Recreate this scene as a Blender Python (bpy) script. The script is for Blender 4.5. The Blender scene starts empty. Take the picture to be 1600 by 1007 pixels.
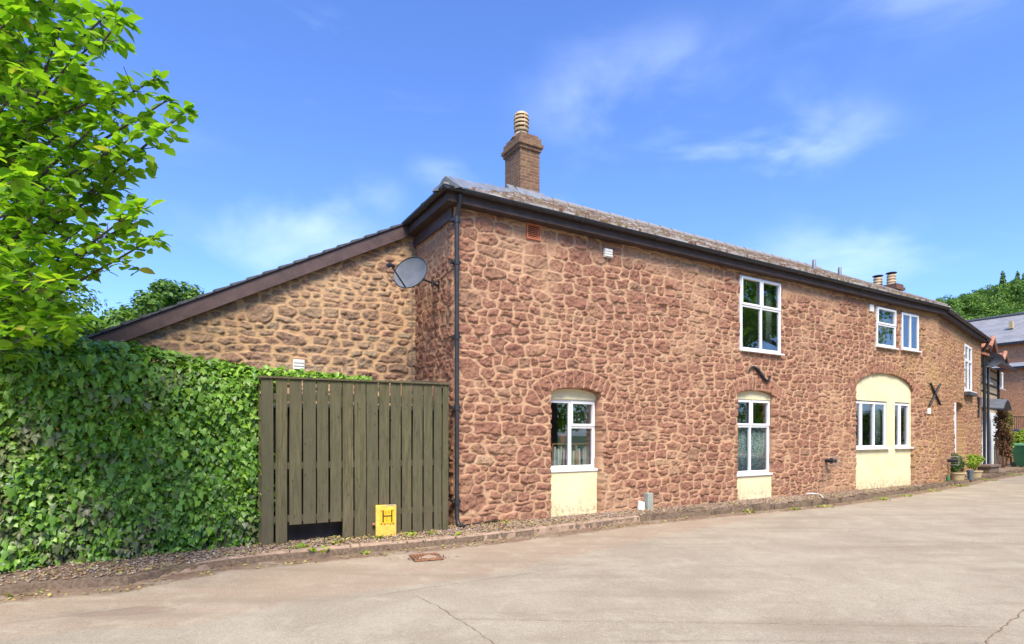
import bpy, math, random
import numpy as np
from mathutils import Vector
random.seed(7)
rng = np.random.default_rng(11)
SC = bpy.context.scene
COL = SC.collection
R = math.radians
# ------------------------------------------------------------------ camera
FPX = 889.0; HZ = 680.0; CH = 1.5          # focal length in photo pixels, horizon row, eye height
cd = bpy.data.cameras.new('camera'); cam = bpy.data.objects.new('camera', cd); COL.objects.link(cam)
cam.location = (0, 0, CH); cam.rotation_euler = (R(90), 0, 0)
cd.sensor_width = 36.0; cd.lens = FPX / 1600 * 36.0; cd.shift_y = (HZ - 503.5) / 1600
cd.clip_end = 3000; cd.clip_start = 0.05
SC.camera = cam
# ------------------------------------------------------------------ light
SUN_EL, SUN_AZ = 52.0, 170.0               # azimuth: clockwise from +Y, where the sun stands
sv = Vector((math.sin(R(SUN_AZ)) * math.cos(R(SUN_EL)), math.cos(R(SUN_AZ)) * math.cos(R(SUN_EL)), math.sin(R(SUN_EL))))
sd = bpy.data.lights.new('sun', 'SUN'); sun = bpy.data.objects.new('sun', sd); COL.objects.link(sun)
sd.energy = 3.3; sd.angle = R(25); sd.color = (1.0, 0.90, 0.72)
sun.rotation_euler = (-sv).to_track_quat('-Z', 'Y').to_euler()
SC.view_settings.view_transform = 'Standard'; SC.view_settings.look = 'None'
SC.view_settings.exposure = 1.05; SC.view_settings.gamma = 1.0
SC.cycles.max_bounces = 6; SC.cycles.transparent_max_bounces = 12

def nd(nt, typ, props=None, **ins):
    n = nt.nodes.new(typ)
    for k, v in (props or {}).items(): setattr(n, k, v)
    for k, v in ins.items():
        key = int(k[1:]) if k[0] == 'i' and k[1:].isdigit() else k.replace('_', ' ')
        if hasattr(v, 'is_linked') or isinstance(v, bpy.types.NodeSocket): nt.links.new(v, n.inputs[key])
        else: n.inputs[key].default_value = v
    return n
def rgb(c): return (c[0], c[1], c[2], 1.0)
def s2l(r, g, b):
    f = lambda v: (v / 255 / 12.92) if v / 255 <= .04045 else ((v / 255 + .055) / 1.055) ** 2.4
    return (f(r), f(g), f(b))
def math_(nt, op, a, b=0.0, c=None, clamp=False):
    n = nt.nodes.new('ShaderNodeMath'); n.operation = op; n.use_clamp = clamp
    for i, v in enumerate((a, b) if c is None else (a, b, c)):
        if isinstance(v, bpy.types.NodeSocket): nt.links.new(v, n.inputs[i])
        else: n.inputs[i].default_value = v
    return n.outputs[0]
def mixc(nt, f, a, b, mode='MIX'):
    n = nt.nodes.new('ShaderNodeMix'); n.data_type = 'RGBA'; n.blend_type = mode
    for i, v in ((0, f), (6, a), (7, b)):
        if isinstance(v, bpy.types.NodeSocket): nt.links.new(v, n.inputs[i])
        else: n.inputs[i].default_value = v if i == 0 else rgb(v)
    return n.outputs[2]
def maprange(nt, v, a, b, c=0.0, d=1.0, smooth=True):
    n = nt.nodes.new('ShaderNodeMapRange'); n.interpolation_type = 'SMOOTHSTEP' if smooth else 'LINEAR'
    nt.links.new(v, n.inputs[0])
    for i, q in enumerate((a, b, c, d)): n.inputs[i + 1].default_value = q
    return n.outputs[0]
def ramp(nt, f, stops):
    n = nt.nodes.new('ShaderNodeValToRGB'); e = n.color_ramp.elements
    while len(e) < len(stops): e.new(0.5)
    for i, (p, c) in enumerate(stops): e[i].position = p; e[i].color = rgb(c)
    nt.links.new(f, n.inputs[0]); return n.outputs[0]
def noise(nt, vec, scale, detail=4, rough=.55, dist=0.0):
    n = nt.nodes.new('ShaderNodeTexNoise'); n.inputs['Scale'].default_value = scale
    n.inputs['Detail'].default_value = detail; n.inputs['Roughness'].default_value = rough; n.inputs['Distortion'].default_value = dist
    if vec is not None: nt.links.new(vec, n.inputs['Vector'])
    return n.outputs[0]
def vmul(nt, vec, s):
    n = nt.nodes.new('ShaderNodeVectorMath'); n.operation = 'MULTIPLY'; nt.links.new(vec, n.inputs[0]); n.inputs[1].default_value = s
    return n.outputs[0]
# ------------------------------------------------------------------ sky
W = bpy.data.worlds.new('World'); SC.world = W; W.use_nodes = True; nt = W.node_tree; nt.nodes.clear()
sky = nd(nt, 'ShaderNodeTexSky', {'sky_type': 'NISHITA', 'sun_disc': False, 'sun_elevation': R(SUN_EL), 'sun_rotation': R(SUN_AZ),
                                  'air_density': 1.0, 'dust_density': 0.6, 'ozone_density': 2.0})
tc = nd(nt, 'ShaderNodeTexCoord').outputs['Generated']
skyc = mixc(nt, 1.0, sky.outputs[0], (0.74, 0.97, 1.50), 'MULTIPLY')
def pdir(px, py):
    v = Vector(((px - 800) / FPX, 1.0, (HZ - py) / FPX)); return v.normalized()
wis = noise(nt, vmul(nt, tc, (1.6, 1.6, 3.2)), 2.4, 6, .5, .25)
wis = maprange(nt, wis, .42, .80)
fine = maprange(nt, noise(nt, vmul(nt, tc, (2.2, 2.2, 9.0)), 1.3, 6, .6, .4), .56, .90, 0, .22)
tot = fine
for (px, py, rx, rz, st) in ((985, 155, .16, .07, .5), (1110, 245, .17, .07, .95), (1010, 295, .17, .035, .55), (440, 345, .17, .05, .75), (705, 266, .06, .03, .6), (575, 305, .06, .03, .5),
                             (1200, 245, .14, .05, .5), (250, 420, .25, .06, .6), (1320, 340, .1, .04, .4), (1250, 60, .3, .06, .15), (1350, 400, .2, .05, .5), (430, 275, .15, .04, .4)):
    c = pdir(px, py)
    sub = nt.nodes.new('ShaderNodeVectorMath'); sub.operation = 'SUBTRACT'; nt.links.new(tc, sub.inputs[0]); sub.inputs[1].default_value = c
    ln = nt.nodes.new('ShaderNodeVectorMath'); ln.operation = 'LENGTH'; nt.links.new(vmul(nt, sub.outputs[0], (1 / rx, 1 / rx, 1 / rz)), ln.inputs[0])
    blob = maprange(nt, ln.outputs['Value'], 0.0, 1.5, st, 0.0)
    tot = math_(nt, 'ADD', tot, math_(nt, 'MULTIPLY', blob, wis))
tot = math_(nt, 'MINIMUM', tot, 0.85)
skyc = mixc(nt, math_(nt, 'MULTIPLY', tot, .85), skyc, (6.4, 7.4, 9.4))
bg = nd(nt, 'ShaderNodeBackground', Color=skyc, Strength=0.105)
out = nd(nt, 'ShaderNodeOutputWorld'); nt.links.new(bg.outputs[0], out.inputs[0])

# ------------------------------------------------------------------ material helpers
def mat(name):
    m = bpy.data.materials.new(name); m.use_nodes = True; nt = m.node_tree
    b = nt.nodes['Principled BSDF']; return m, nt, b
def setp(nt, b, **k):
    for key, v in k.items():
        key = key.replace('_', ' ')
        if isinstance(v, bpy.types.NodeSocket): nt.links.new(v, b.inputs[key])
        elif isinstance(v, tuple) and len(v) == 3: b.inputs[key].default_value = rgb(v)
        else: b.inputs[key].default_value = v
def bump(nt, b, h, strength=.5, dist=.01):
    n = nd(nt, 'ShaderNodeBump', Height=h, Strength=strength, Distance=dist); nt.links.new(n.outputs[0], b.inputs['Normal'])
def pos(nt): return nd(nt, 'ShaderNodeNewGeometry').outputs['Position']
def attr(nt, name): return nd(nt, 'ShaderNodeAttribute', {'attribute_name': name}).outputs['Fac']
def plain(name, c, rough=.6, var=.12, scale=9.0, metal=0.0, bumps=.15, spec=.4, dirt=None):
    m, nt, b = mat(name); p = pos(nt)
    n = noise(nt, p, scale, 6, .6)
    f = maprange(nt, n, .3, .7)
    cc = mixc(nt, f, tuple(v * (1 - var) for v in c), tuple(min(1, v * (1 + var)) for v in c))
    if dirt:
        n2 = maprange(nt, noise(nt, p, scale * 2.7, 8, .7), .5, .75, 0, .6)
        cc = mixc(nt, n2, cc, dirt)
    setp(nt, b, Base_Color=cc, Roughness=rough, Metallic=metal); b.inputs['Specular IOR Level'].default_value = spec
    if bumps: bump(nt, b, noise(nt, p, scale * 14, 4, .6), bumps, .004)
    return m
def rubble_mat(name, stones, mortar, mortar2, yellow=(.40, .27, .11), lichen=(.42, .36, .22), ylo=11.0, yhi=16.0):
    m, nt, b = mat(name); p = pos(nt)
    st, rn, rn2, tt = attr(nt, 'st'), attr(nt, 'rn'), attr(nt, 'rn2'), attr(nt, 'wt')
    sc = ramp(nt, rn, stones)
    sc = mixc(nt, .55, sc, mixc(nt, noise(nt, p, 9, 8, .7), tuple(v * .55 for v in stones[1][1]), tuple(v * 1.6 for v in stones[1][1])))
    sc = mixc(nt, maprange(nt, rn2, .0, 1.0, .0, .5, False), sc, (.25, .11, .08))
    spots = maprange(nt, noise(nt, p, 30, 8, .82), .46, .66, 0, .75)
    sc = mixc(nt, spots, sc, (.10, .06, .045))
    li = math_(nt, 'MULTIPLY', maprange(nt, noise(nt, p, 26, 6, .7), .56, .70), maprange(nt, noise(nt, p, 1.3, 3, .6), .48, .66))
    sc = mixc(nt, math_(nt, 'MULTIPLY', li, .7), sc, lichen)
    mo = mixc(nt, maprange(nt, noise(nt, p, 3.0, 6, .65), .35, .68), mortar, mortar2)
    mo = mixc(nt, maprange(nt, noise(nt, p, 60, 4, .7), .5, .8, 0, .5), mo, tuple(v * .6 for v in mortar))
    big = maprange(nt, noise(nt, p, 1.1, 5, .65), .40, .66)
    yl = math_(nt, 'MULTIPLY', maprange(nt, tt, ylo, yhi), big)
    mo = mixc(nt, math_(nt, 'MULTIPLY', yl, .8), mo, yellow)
    sc = mixc(nt, math_(nt, 'MULTIPLY', yl, .3), sc, yellow)
    c = mixc(nt, st, mo, sc)
    c = mixc(nt, maprange(nt, noise(nt, p, .7, 5, .6), .48, .75, 0, .22), c, (.24, .12, .08))
    setp(nt, b, Base_Color=c, Roughness=.93); b.inputs['Specular IOR Level'].default_value = .18
    h = math_(nt, 'ADD', noise(nt, p, 38, 8, .72), math_(nt, 'MULTIPLY', noise(nt, p, 150, 3, .6), .35))
    bump(nt, b, h, .9, .013)
    return m
def leaf_mat(name, stops, trans=.35, rough=.5, old=None, spec=.4):
    m, nt, b = mat(name); rn = attr(nt, 'rn')
    c = ramp(nt, rn, stops)
    if old: c = mixc(nt, math_(nt, 'MULTIPLY', attr(nt, 'rn2'), 1.0), c, old)
    c = mixc(nt, maprange(nt, noise(nt, pos(nt), 60, 3), .3, .7, 0, .25), c, tuple(v * .55 for v in stops[1][1]))
    setp(nt, b, Base_Color=c, Roughness=rough); b.inputs['Specular IOR Level'].default_value = spec
    tr = nd(nt, 'ShaderNodeBsdfTranslucent', Color=mixc(nt, 1.0, c, (1.25, 1.3, .5), 'MULTIPLY'))
    mx = nd(nt, 'ShaderNodeMixShader', i0=trans); nt.links.new(b.outputs[0], mx.inputs[1]); nt.links.new(tr.outputs[0], mx.inputs[2])
    nt.links.new(mx.outputs[0], nt.nodes['Material Output'].inputs[0]); return m

M = {}
M['stone'] = rubble_mat('red_sandstone_rubble', [(0, (.42, .222, .14)), (.3, (.34, .168, .107)), (.55, (.26, .122, .08)), (.75, (.375, .215, .125)), (.88, (.23, .16, .10)), (.93, (.31, .23, .14)), (.985, (.42, .25, .15)), (1, (.60, .50, .30))],
                        (.55, .35, .212), (.455, .27, .16))
M['stone_side'] = rubble_mat('tan_rubble', [(0, (.40, .265, .17)), (.35, (.31, .215, .14)), (.6, (.24, .17, .115)), (.8, (.33, .29, .19)), (.95, (.33, .19, .14)), (1, (.46, .41, .28))],
                             (.58, .375, .21), (.50, .31, .17), lichen=(.50, .44, .33), ylo=0, yhi=8)
M['stone_far'] = rubble_mat('weathered_rubble', [(0, (.42, .22, .15)), (.35, (.34, .17, .11)), (.7, (.26, .14, .10)), (.86, (.36, .24, .13)), (.95, (.30, .2, .13)), (1, (.46, .34, .2))],
                            (.55, .34, .17), (.50, .28, .14), ylo=-3, yhi=2)
def cream_mat():
    m, nt, b = mat('cream_render'); p = pos(nt); z = nd(nt, 'ShaderNodeSeparateXYZ', i0=p).outputs[2]
    c = mixc(nt, maprange(nt, noise(nt, p, 3, 6, .65), .35, .7), (.74, .67, .44), (.68, .60, .36))
    c = mixc(nt, maprange(nt, noise(nt, vmul(nt, p, (7, 7, 1.2)), 1.0, 6, .6), .52, .75, 0, .35), c, (.55, .50, .30))
    dirt = math_(nt, 'MULTIPLY', maprange(nt, z, .35, .0), maprange(nt, noise(nt, p, 11, 8, .8), .48, .60))
    c = mixc(nt, math_(nt, 'MULTIPLY', dirt, .75), c, (.34, .21, .12))
    setp(nt, b, Base_Color=c, Roughness=.88); b.inputs['Specular IOR Level'].default_value = .2
    bump(nt, b, noise(nt, p, 26, 8, .7), .7, .008); return m
M['cream'] = cream_mat()
M['upvc'] = plain('white_upvc', (.80, .80, .81), .35, .03, 6, bumps=0)
M['black'] = plain('black_plastic', (.022, .024, .030), .42, .25, 5, bumps=.08, dirt=(.05, .05, .055))
M['grey_pipe'] = plain('grey_plastic', (.028, .030, .034), .4, .2, 5, bumps=.05, dirt=(.06, .06, .06))
M['iron'] = plain('wrought_iron', (.020, .018, .022), .6, .3, 14, bumps=.4)
M['terracotta'] = plain('terracotta', (.56, .18, .085), .8, .12, 9, bumps=.3)
M['terra_shade'] = plain('terracotta_shade', (.11, .03, .02), .9, .1, 9, bumps=0)  # vent back: shade behind the slats put into the colour
M['whitebox'] = plain('white_plastic', (.74, .72, .68), .5, .05, 9, bumps=0, dirt=(.5, .47, .42))
M['dish'] = plain('dish_grey', (.13, .14, .155), .42, .15, 4, bumps=0, dirt=(.20, .20, .21))
M['lead'] = plain('lead_sheet', (.22, .235, .26), .55, .22, 5, metal=.25, bumps=.3, dirt=(.2, .2, .2))
M['barge'] = plain('brown_painted_timber', (.080, .048, .045), .6, .22, 5, bumps=.5, dirt=(.13, .085, .07))
M['soffit'] = plain('dark_soffit', (.060, .040, .036), .7, .2, 6, bumps=.3)
M['interior'] = plain('interior_plaster', (.42, .38, .32), .9, .1, 3, bumps=0)
M['pot'] = plain('buff_clay_pot', (.50, .37, .22), .85, .2, 10, bumps=.4, dirt=(.26, .19, .13))
M['pot_shade'] = plain('clay_shade', (.03, .025, .02), .9, .2, 10, bumps=0)  # pot core: unlit gaps between the louvre rings put into the colour
M['kerb'] = plain('kerb_concrete', (.34, .235, .165), .92, .22, 6, bumps=.7, dirt=(.17, .12, .085))
M['kerb_old'] = plain('mossy_kerb_stone', (.13, .09, .06), .95, .4, 4, bumps=1.0, dirt=(.20, .15, .06))
M['soil'] = plain('soil', (.16, .11, .075), .95, .3, 8, bumps=.8)
M['slate_trim'] = plain('slate_edge', (.07, .075, .085), .7, .3, 8, bumps=.3)
M['bluepot'] = plain('blue_grey_pot', (.10, .13, .16), .5, .15, 8, bumps=.1)
M['tanpot'] = plain('buff_planter', (.46, .36, .20), .8, .15, 6, bumps=.3)
M['bin'] = plain('green_bin', (.035, .16, .065), .5, .1, 4, bumps=.05)
M['blue'] = plain('dark_blue_cover', (.03, .045, .13), .6, .15, 5, bumps=.1)
M['timber_black'] = plain('black_timber', (.030, .022, .022), .7, .3, 6, bumps=.3)
M['board_tan'] = plain('tan_boarding', (.44, .36, .24), .8, .1, 6, bumps=.3)
M['white_door'] = plain('white_door', (.66, .72, .76), .5, .04, 5, bumps=0)
M['pantile'] = plain('clay_pantile', (.38, .17, .10), .85, .3, 7, bumps=.6, dirt=(.26, .16, .1))
M['bark'] = plain('bark', (.10, .075, .055), .9, .35, 12, bumps=.8)
M['bark_red'] = plain('red_bark', (.13, .06, .045), .9, .3, 12, bumps=.6)
M['hedge_core'] = plain('hedge_shade', (.016, .018, .010), 1.0, .3, 10, bumps=0)  # near-black: shade deep between the ivy leaves put into the colour
M['wood_shelf'] = plain('shelf_wood', (.42, .22, .10), .5, .15, 8, bumps=.1)
M['trough'] = plain('weathered_stone_trough', (.17, .125, .095), .95, .3, 8, bumps=.8)
M['silt'] = plain('dried_silt', (.34, .24, .165), .95, .25, 14, bumps=.9)
M['dark_debris'] = plain('debris', (.15, .085, .055), .95, .4, 14, bumps=.8)

def timber_mat():
    m, nt, b = mat('green_stained_timber'); p = pos(nt)
    rn = attr(nt, 'rn')
    g = noise(nt, vmul(nt, p, (26, 26, 1.6)), 1.0, 8, .65, 1.6)
    c = mixc(nt, maprange(nt, g, .3, .7), (.070, .064, .032), (.155, .138, .072))
    c = mixc(nt, maprange(nt, noise(nt, p, 2.2, 5, .6), .4, .7, 0, .55), c, (.10, .083, .052))
    c = mixc(nt, maprange(nt, rn, 0, 1, 0, .75, False), c, (.085, .082, .05)); c = mixc(nt, maprange(nt, noise(nt, vmul(nt, p, (9, 9, 2.2)), 1.3, 8, .75), .50, .68, 0, .6), c, (.05, .048, .022))
    z = nd(nt, 'ShaderNodeSeparateXYZ', i0=p).outputs[2]
    low = math_(nt, 'MULTIPLY', maprange(nt, z, 1.0, .0), maprange(nt, noise(nt, p, 5, 5, .7), .3, .7))
    c = mixc(nt, math_(nt, 'MULTIPLY', low, .65), c, (.135, .10, .068))
    v = nd(nt, 'ShaderNodeTexVoronoi', Scale=1.0, Vector=vmul(nt, p, (9, 9, 4.2))).outputs['Distance']
    c = mixc(nt, maprange(nt, v, .05, .13, .65, 0), c, (.035, .024, .014))
    setp(nt, b, Base_Color=c, Roughness=.82); b.inputs['Specular IOR Level'].default_value = .2
    bump(nt, b, g, .6, .006); return m
M['timber'] = timber_mat()
def brick_mat(name, c1, c2, mo, scale=1.0, u=None):
    m, nt, b = mat(name); 
    uv = nd(nt, 'ShaderNodeUVMap', {'uv_map': 'UVMap'}).outputs[0]
    br = nd(nt, 'ShaderNodeTexBrick', {'offset': .5}, Vector=uv, Color1=rgb(c1), Color2=rgb(c2), Mortar=rgb(mo), Scale=scale)
    br.inputs['Mortar Size'].default_value = .008; br.inputs['Brick Width'].default_value = .225; br.inputs['Row Height'].default_value = .075
    br.inputs['Bias'].default_value = -.1
    n = noise(nt, pos(nt), 11, 6, .7)
    c = mixc(nt, maprange(nt, n, .40, .66, 0, .75), br.outputs[0], tuple(v * .55 for v in c1))
    l = maprange(nt, noise(nt, pos(nt), 5, 6, .7), .58, .72, 0, .7)
    c = mixc(nt, l, c, (.30, .22, .09))
    setp(nt, b, Base_Color=c, Roughness=.92)
    bump(nt, b, math_(nt, 'ADD', math_(nt, 'MULTIPLY', br.outputs['Fac'], -1), math_(nt, 'MULTIPLY', n, .4)), .6, .01); return m
M['brick'] = brick_mat('chimney_brick', (.22, .115, .06), (.13, .065, .04), (.28, .19, .115))
M['brick_dark'] = brick_mat('sooty_brick', (.17, .075, .05), (.11, .05, .035), (.22, .14, .10))
M['brick_red'] = brick_mat('red_brick', (.66, .31, .15), (.52, .22, .11), (.66, .47, .29), 1.0)
def slate_mat():
    m, nt, b = mat('grey_slate'); uv = nd(nt, 'ShaderNodeUVMap', {'uv_map': 'UVMap'}).outputs[0]
    br = nd(nt, 'ShaderNodeTexBrick', {'offset': .5}, Vector=uv, Color1=rgb((.21, .21, .215)), Color2=rgb((.28, .28, .285)), Mortar=rgb((.14, .14, .14)), Scale=1.0)
    br.inputs['Mortar Size'].default_value = .012; br.inputs['Brick Width'].default_value = .42; br.inputs['Row Height'].default_value = .30
    c = mixc(nt, maprange(nt, noise(nt, pos(nt), 1.2, 6, .7), .4, .7, 0, .5), br.outputs[0], (.30, .30, .32))
    setp(nt, b, Base_Color=c, Roughness=.6); bump(nt, b, br.outputs['Fac'], -.5, .02); return m
M['slate'] = slate_mat()
def oldroof_mat():
    m, nt, b = mat('mossy_old_tiles'); p = pos(nt); rn = attr(nt, 'rn'); mo = attr(nt, 'st')
    c = ramp(nt, rn, [(0, (.15, .13, .12)), (.4, (.24, .215, .20)), (.75, (.33, .31, .29)), (1, (.20, .16, .14))])
    c = mixc(nt, maprange(nt, noise(nt, p, 30, 6, .7), .54, .68, 0, .65), c, (.34, .315, .285))
    c = mixc(nt, maprange(nt, noise(nt, p, 30, 5, .7), .5, .7, 0, .6), c, (.13, .10, .085))
    mc = mixc(nt, maprange(nt, noise(nt, p, 2.2, 4, .6), .42, .62), (.11, .052, .032), (.13, .095, .035))
    c = mixc(nt, mo, c, mc)
    setp(nt, b, Base_Color=c, Roughness=.92); b.inputs['Specular IOR Level'].default_value = .2
    bump(nt, b, noise(nt, p, 60, 6, .7), .8, .012); return m
M['oldroof'] = oldroof_mat()
def road_mat():
    m, nt, b = mat('worn_tarmac'); p = pos(nt); pk = attr(nt, 'st'); dk = attr(nt, 'rn'); st = attr(nt, 'rn2')
    c = mixc(nt, maprange(nt, noise(nt, p, .8, 6, .65, .6), .35, .68), (.32, .270, .195), (.395, .34, .25))
    pink = mixc(nt, maprange(nt, noise(nt, p, 1.6, 6, .6), .35, .7), (.345, .250, .170), (.385, .29, .205))
    edge = math_(nt, 'ADD', pk, math_(nt, 'MULTIPLY', math_(nt, 'SUBTRACT', noise(nt, p, 2.5, 7, .7), .5), .7))
    c = mixc(nt, maprange(nt, edge, .30, .72, 0, .75), c, pink)
    sp = noise(nt, p, 62, 4, .75)
    c = mixc(nt, maprange(nt, sp, .52, .68, 0, .6), c, (.58, .51, .42))
    c = mixc(nt, maprange(nt, noise(nt, p, 70, 3, .7), .52, .70, 0, .65), c, (.13, .10, .08))
    dm = maprange(nt, math_(nt, 'ADD', dk, math_(nt, 'MULTIPLY', math_(nt, 'SUBTRACT', noise(nt, p, 5, 8, .75), .5), 1.1)), .42, .72)
    c = mixc(nt, math_(nt, 'MULTIPLY', dm, .85), c, mixc(nt, noise(nt, p, 30, 5, .7), (.10, .06, .04), (.27, .17, .11)))
    pm = maprange(nt, math_(nt, 'ADD', st, math_(nt, 'MULTIPLY', math_(nt, 'SUBTRACT', noise(nt, p, 6, 6, .7), .5), .9)), .4, .7, 0, .6)
    c = mixc(nt, pm, c, (.23, .165, .125))
    c = mixc(nt, maprange(nt, noise(nt, p, 26, 5, .7), .50, .72, 0, .35), c, (.22, .17, .13)); c = mixc(nt, maprange(nt, noise(nt, p, 3.2, 7, .7, .5), .50, .66, 0, .5), c, (.43, .38, .28))
    streak = noise(nt, vmul(nt, p, (.35, 2.2, 1)), 1.1, 6, .6)
    c = mixc(nt, maprange(nt, streak, .48, .68, 0, .5), c, (.255, .205, .145))
    cs = nd(nt, 'ShaderNodeTexVoronoi', {'feature': 'DISTANCE_TO_EDGE'}, Scale=.55, Vector=nd(nt, 'ShaderNodeVectorMath', {'operation': 'ADD'}, i0=p, i1=vmul(nt, nd(nt, 'ShaderNodeTexNoise', Vector=p, Scale=1.4, Detail=6.0).outputs[1], (.8, .8, 0))).outputs[0]).outputs['Distance']
    crk = math_(nt, 'MULTIPLY', maprange(nt, cs, .0, .005, .3, 0), maprange(nt, noise(nt, p, .5, 3, .5), .5, .6))
    c = mixc(nt, crk, c, (.12, .085, .06))
    setp(nt, b, Base_Color=c, Roughness=.9); b.inputs['Specular IOR Level'].default_value = .22
    bump(nt, b, math_(nt, 'ADD', sp, noise(nt, p, 14, 4, .6)), .45, .006); return m
M['road'] = road_mat()
M['gravelbed'] = plain('gravel_bed', (.20, .14, .095), .95, .35, 30, bumps=1.0, dirt=(.14, .10, .075))
def pebble_mat():
    m, nt, b = mat('pebbles'); c = ramp(nt, attr(nt, 'rn'), [(0, (.12, .09, .07)), (.25, (.27, .20, .15)), (.5, (.36, .27, .19)), (.7, (.24, .14, .09)), (.85, (.40, .24, .12)), (.93, (.23, .21, .20)), (1, (.56, .47, .37))])
    setp(nt, b, Base_Color=c, Roughness=.85); return m
M['pebble'] = pebble_mat()
def grass_mat():
    m, nt, b = mat('meadow'); p = pos(nt)
    c = mixc(nt, noise(nt, p, .15, 8, .7), (.05, .09, .02), (.12, .17, .05)); setp(nt, b, Base_Color=c, Roughness=.95); return m
M['grass'] = grass_mat()
def glass_mat():
    m, nt, b = mat('window_glass'); nt.nodes.remove(b)
    g = nd(nt, 'ShaderNodeBsdfGlossy', Color=rgb((.95, .97, 1)), Roughness=.015); t = nd(nt, 'ShaderNodeBsdfTransparent', Color=rgb((.82, .86, .85)))
    ge = nd(nt, 'ShaderNodeNewGeometry'); dp_ = nt.nodes.new('ShaderNodeVectorMath'); dp_.operation = 'DOT_PRODUCT'; nt.links.new(ge.outputs['Normal'], dp_.inputs[0]); nt.links.new(ge.outputs['Incoming'], dp_.inputs[1])
    f = math_(nt, 'POWER', math_(nt, 'SUBTRACT', 1.0, math_(nt, 'ABSOLUTE', dp_.outputs['Value'])), 5.0); f = math_(nt, 'MULTIPLY_ADD', f, .85, .13)
    mx = nd(nt, 'ShaderNodeMixShader', i0=f); nt.links.new(t.outputs[0], mx.inputs[1]); nt.links.new(g.outputs[0], mx.inputs[2])
    nt.links.new(mx.outputs[0], nt.nodes['Material Output'].inputs[0]); return m
M['glass'] = glass_mat()
def lace_mat():
    m, nt, b = mat('lace'); uv = nd(nt, 'ShaderNodeUVMap', {'uv_map': 'UVMap'}).outputs[0]
    v = nd(nt, 'ShaderNodeTexVoronoi', Scale=26.0, Vector=uv).outputs['Distance']
    n = noise(nt, uv, 34, 4, .6, 1.5)
    f = math_(nt, 'MULTIPLY', maprange(nt, n, .44, .54), maprange(nt, v, .15, .4))
    setp(nt, b, Base_Color=mixc(nt, f, (.06, .10, .12), (.62, .68, .64)), Roughness=.9); return m
M['lace'] = lace_mat()
M['net'] = plain('pale_curtain', (.26, .30, .27), .9, .2, 8, bumps=0)
M['wire'] = plain('galvanised_wire', (.32, .29, .26), .5, .1, 8, metal=.4, bumps=0)
M['yellow'] = plain('yellow_painted_concrete', (.76, .50, .085), .8, .14, 14, bumps=.8, dirt=(.55, .36, .14))
M['yellow2'] = plain('yellow_plate', (.84, .47, .02), .5, .06, 20, bumps=.1)
M['orange'] = plain('faded_red_paint', (.62, .20, .01), .6, .1, 20, bumps=0)
M['hblack'] = plain('black_letter', (.035, .03, .008), .5, .1, 20, bumps=0)
M['chip'] = plain('bare_concrete', (.50, .38, .24), .9, .3, 20, bumps=.5)
M['rust'] = plain('rusty_bolt', (.30, .13, .07), .8, .3, 30, bumps=.4)
M['ivy'] = leaf_mat('ivy_leaf', [(0, (.045, .12, .013)), (.3, (.115, .26, .020)), (.65, (.22, .42, .032)), (.9, (.38, .58, .055)), (.985, (.44, .62, .07)), (1, (.62, .40, .05))], .18, .42, old=(.19, .155, .10), spec=.55)
M['treeleaf'] = leaf_mat('broad_leaf', [(0, (.08, .21, .014)), (.3, (.16, .34, .02)), (.7, (.28, .48, .03)), (.93, (.40, .58, .045)), (1, (.45, .33, .08))], .58, .45)
M['far1'] = leaf_mat('far_leaf', [(0, (.05, .12, .02)), (.4, (.10, .21, .03)), (.8, (.19, .32, .045)), (1, (.27, .38, .06))], .3, .6)
M['far2'] = leaf_mat('conifer_leaf', [(0, (.06, .12, .03)), (.5, (.12, .21, .05)), (1, (.20, .30, .07))], .15, .6)
M['shrub'] = leaf_mat('dark_shrub_leaf', [(0, (.03, .08, .014)), (.5, (.055, .14, .02)), (1, (.10, .20, .035))], .25, .5)
M['shrub_y'] = leaf_mat('yellow_shrub_leaf', [(0, (.14, .24, .02)), (.5, (.28, .40, .03)), (1, (.45, .50, .06))], .3, .5)
M['redleaf'] = leaf_mat('bronze_leaf', [(0, (.07, .06, .03)), (.3, (.20, .085, .05)), (.5, (.28, .10, .07)), (.72, (.12, .20, .03)), (1, (.20, .34, .05))], .25, .6)
M['litter'] = leaf_mat('fallen_leaf', [(0, (.18, .11, .05)), (.4, (.36, .25, .09)), (.8, (.50, .42, .13)), (1, (.34, .42, .07))], .1, .7)

# ------------------------------------------------------------------ object helpers
WL = {}
def tag(o, label=None, cat=None, group=None, kind=None):
    if label: o['label'] = label
    if cat: o['category'] = cat
    if group: o['group'] = group
    if kind: o['kind'] = kind
    return o
def thing(name, loc, label, cat, group=None):
    o = bpy.data.objects.new(name, None); COL.objects.link(o); o.location = loc; o.empty_display_size = .2
    WL[o.name] = Vector(loc); return tag(o, label, cat, group)
def finish(name, me, m, parent, origin=None, smooth=False):
    o = bpy.data.objects.new(name, me); COL.objects.link(o)
    if m: me.materials.append(m)
    if parent is not None:
        o.parent = parent; org = WL[parent.name]
    elif origin is not None: org = Vector(origin); o.location = org
    else: org = Vector((0, 0, 0))
    WL[o.name] = org
    if org.length:
        n = len(me.vertices); co = np.empty(n * 3, np.float32); me.vertices.foreach_get('co', co)
        co = co.reshape(-1, 3) - np.array(org, np.float32); me.vertices.foreach_set('co', co.ravel()); me.update()
    if smooth:
        me.polygons.foreach_set('use_smooth', np.ones(len(me.polygons), bool))
    return o
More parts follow.
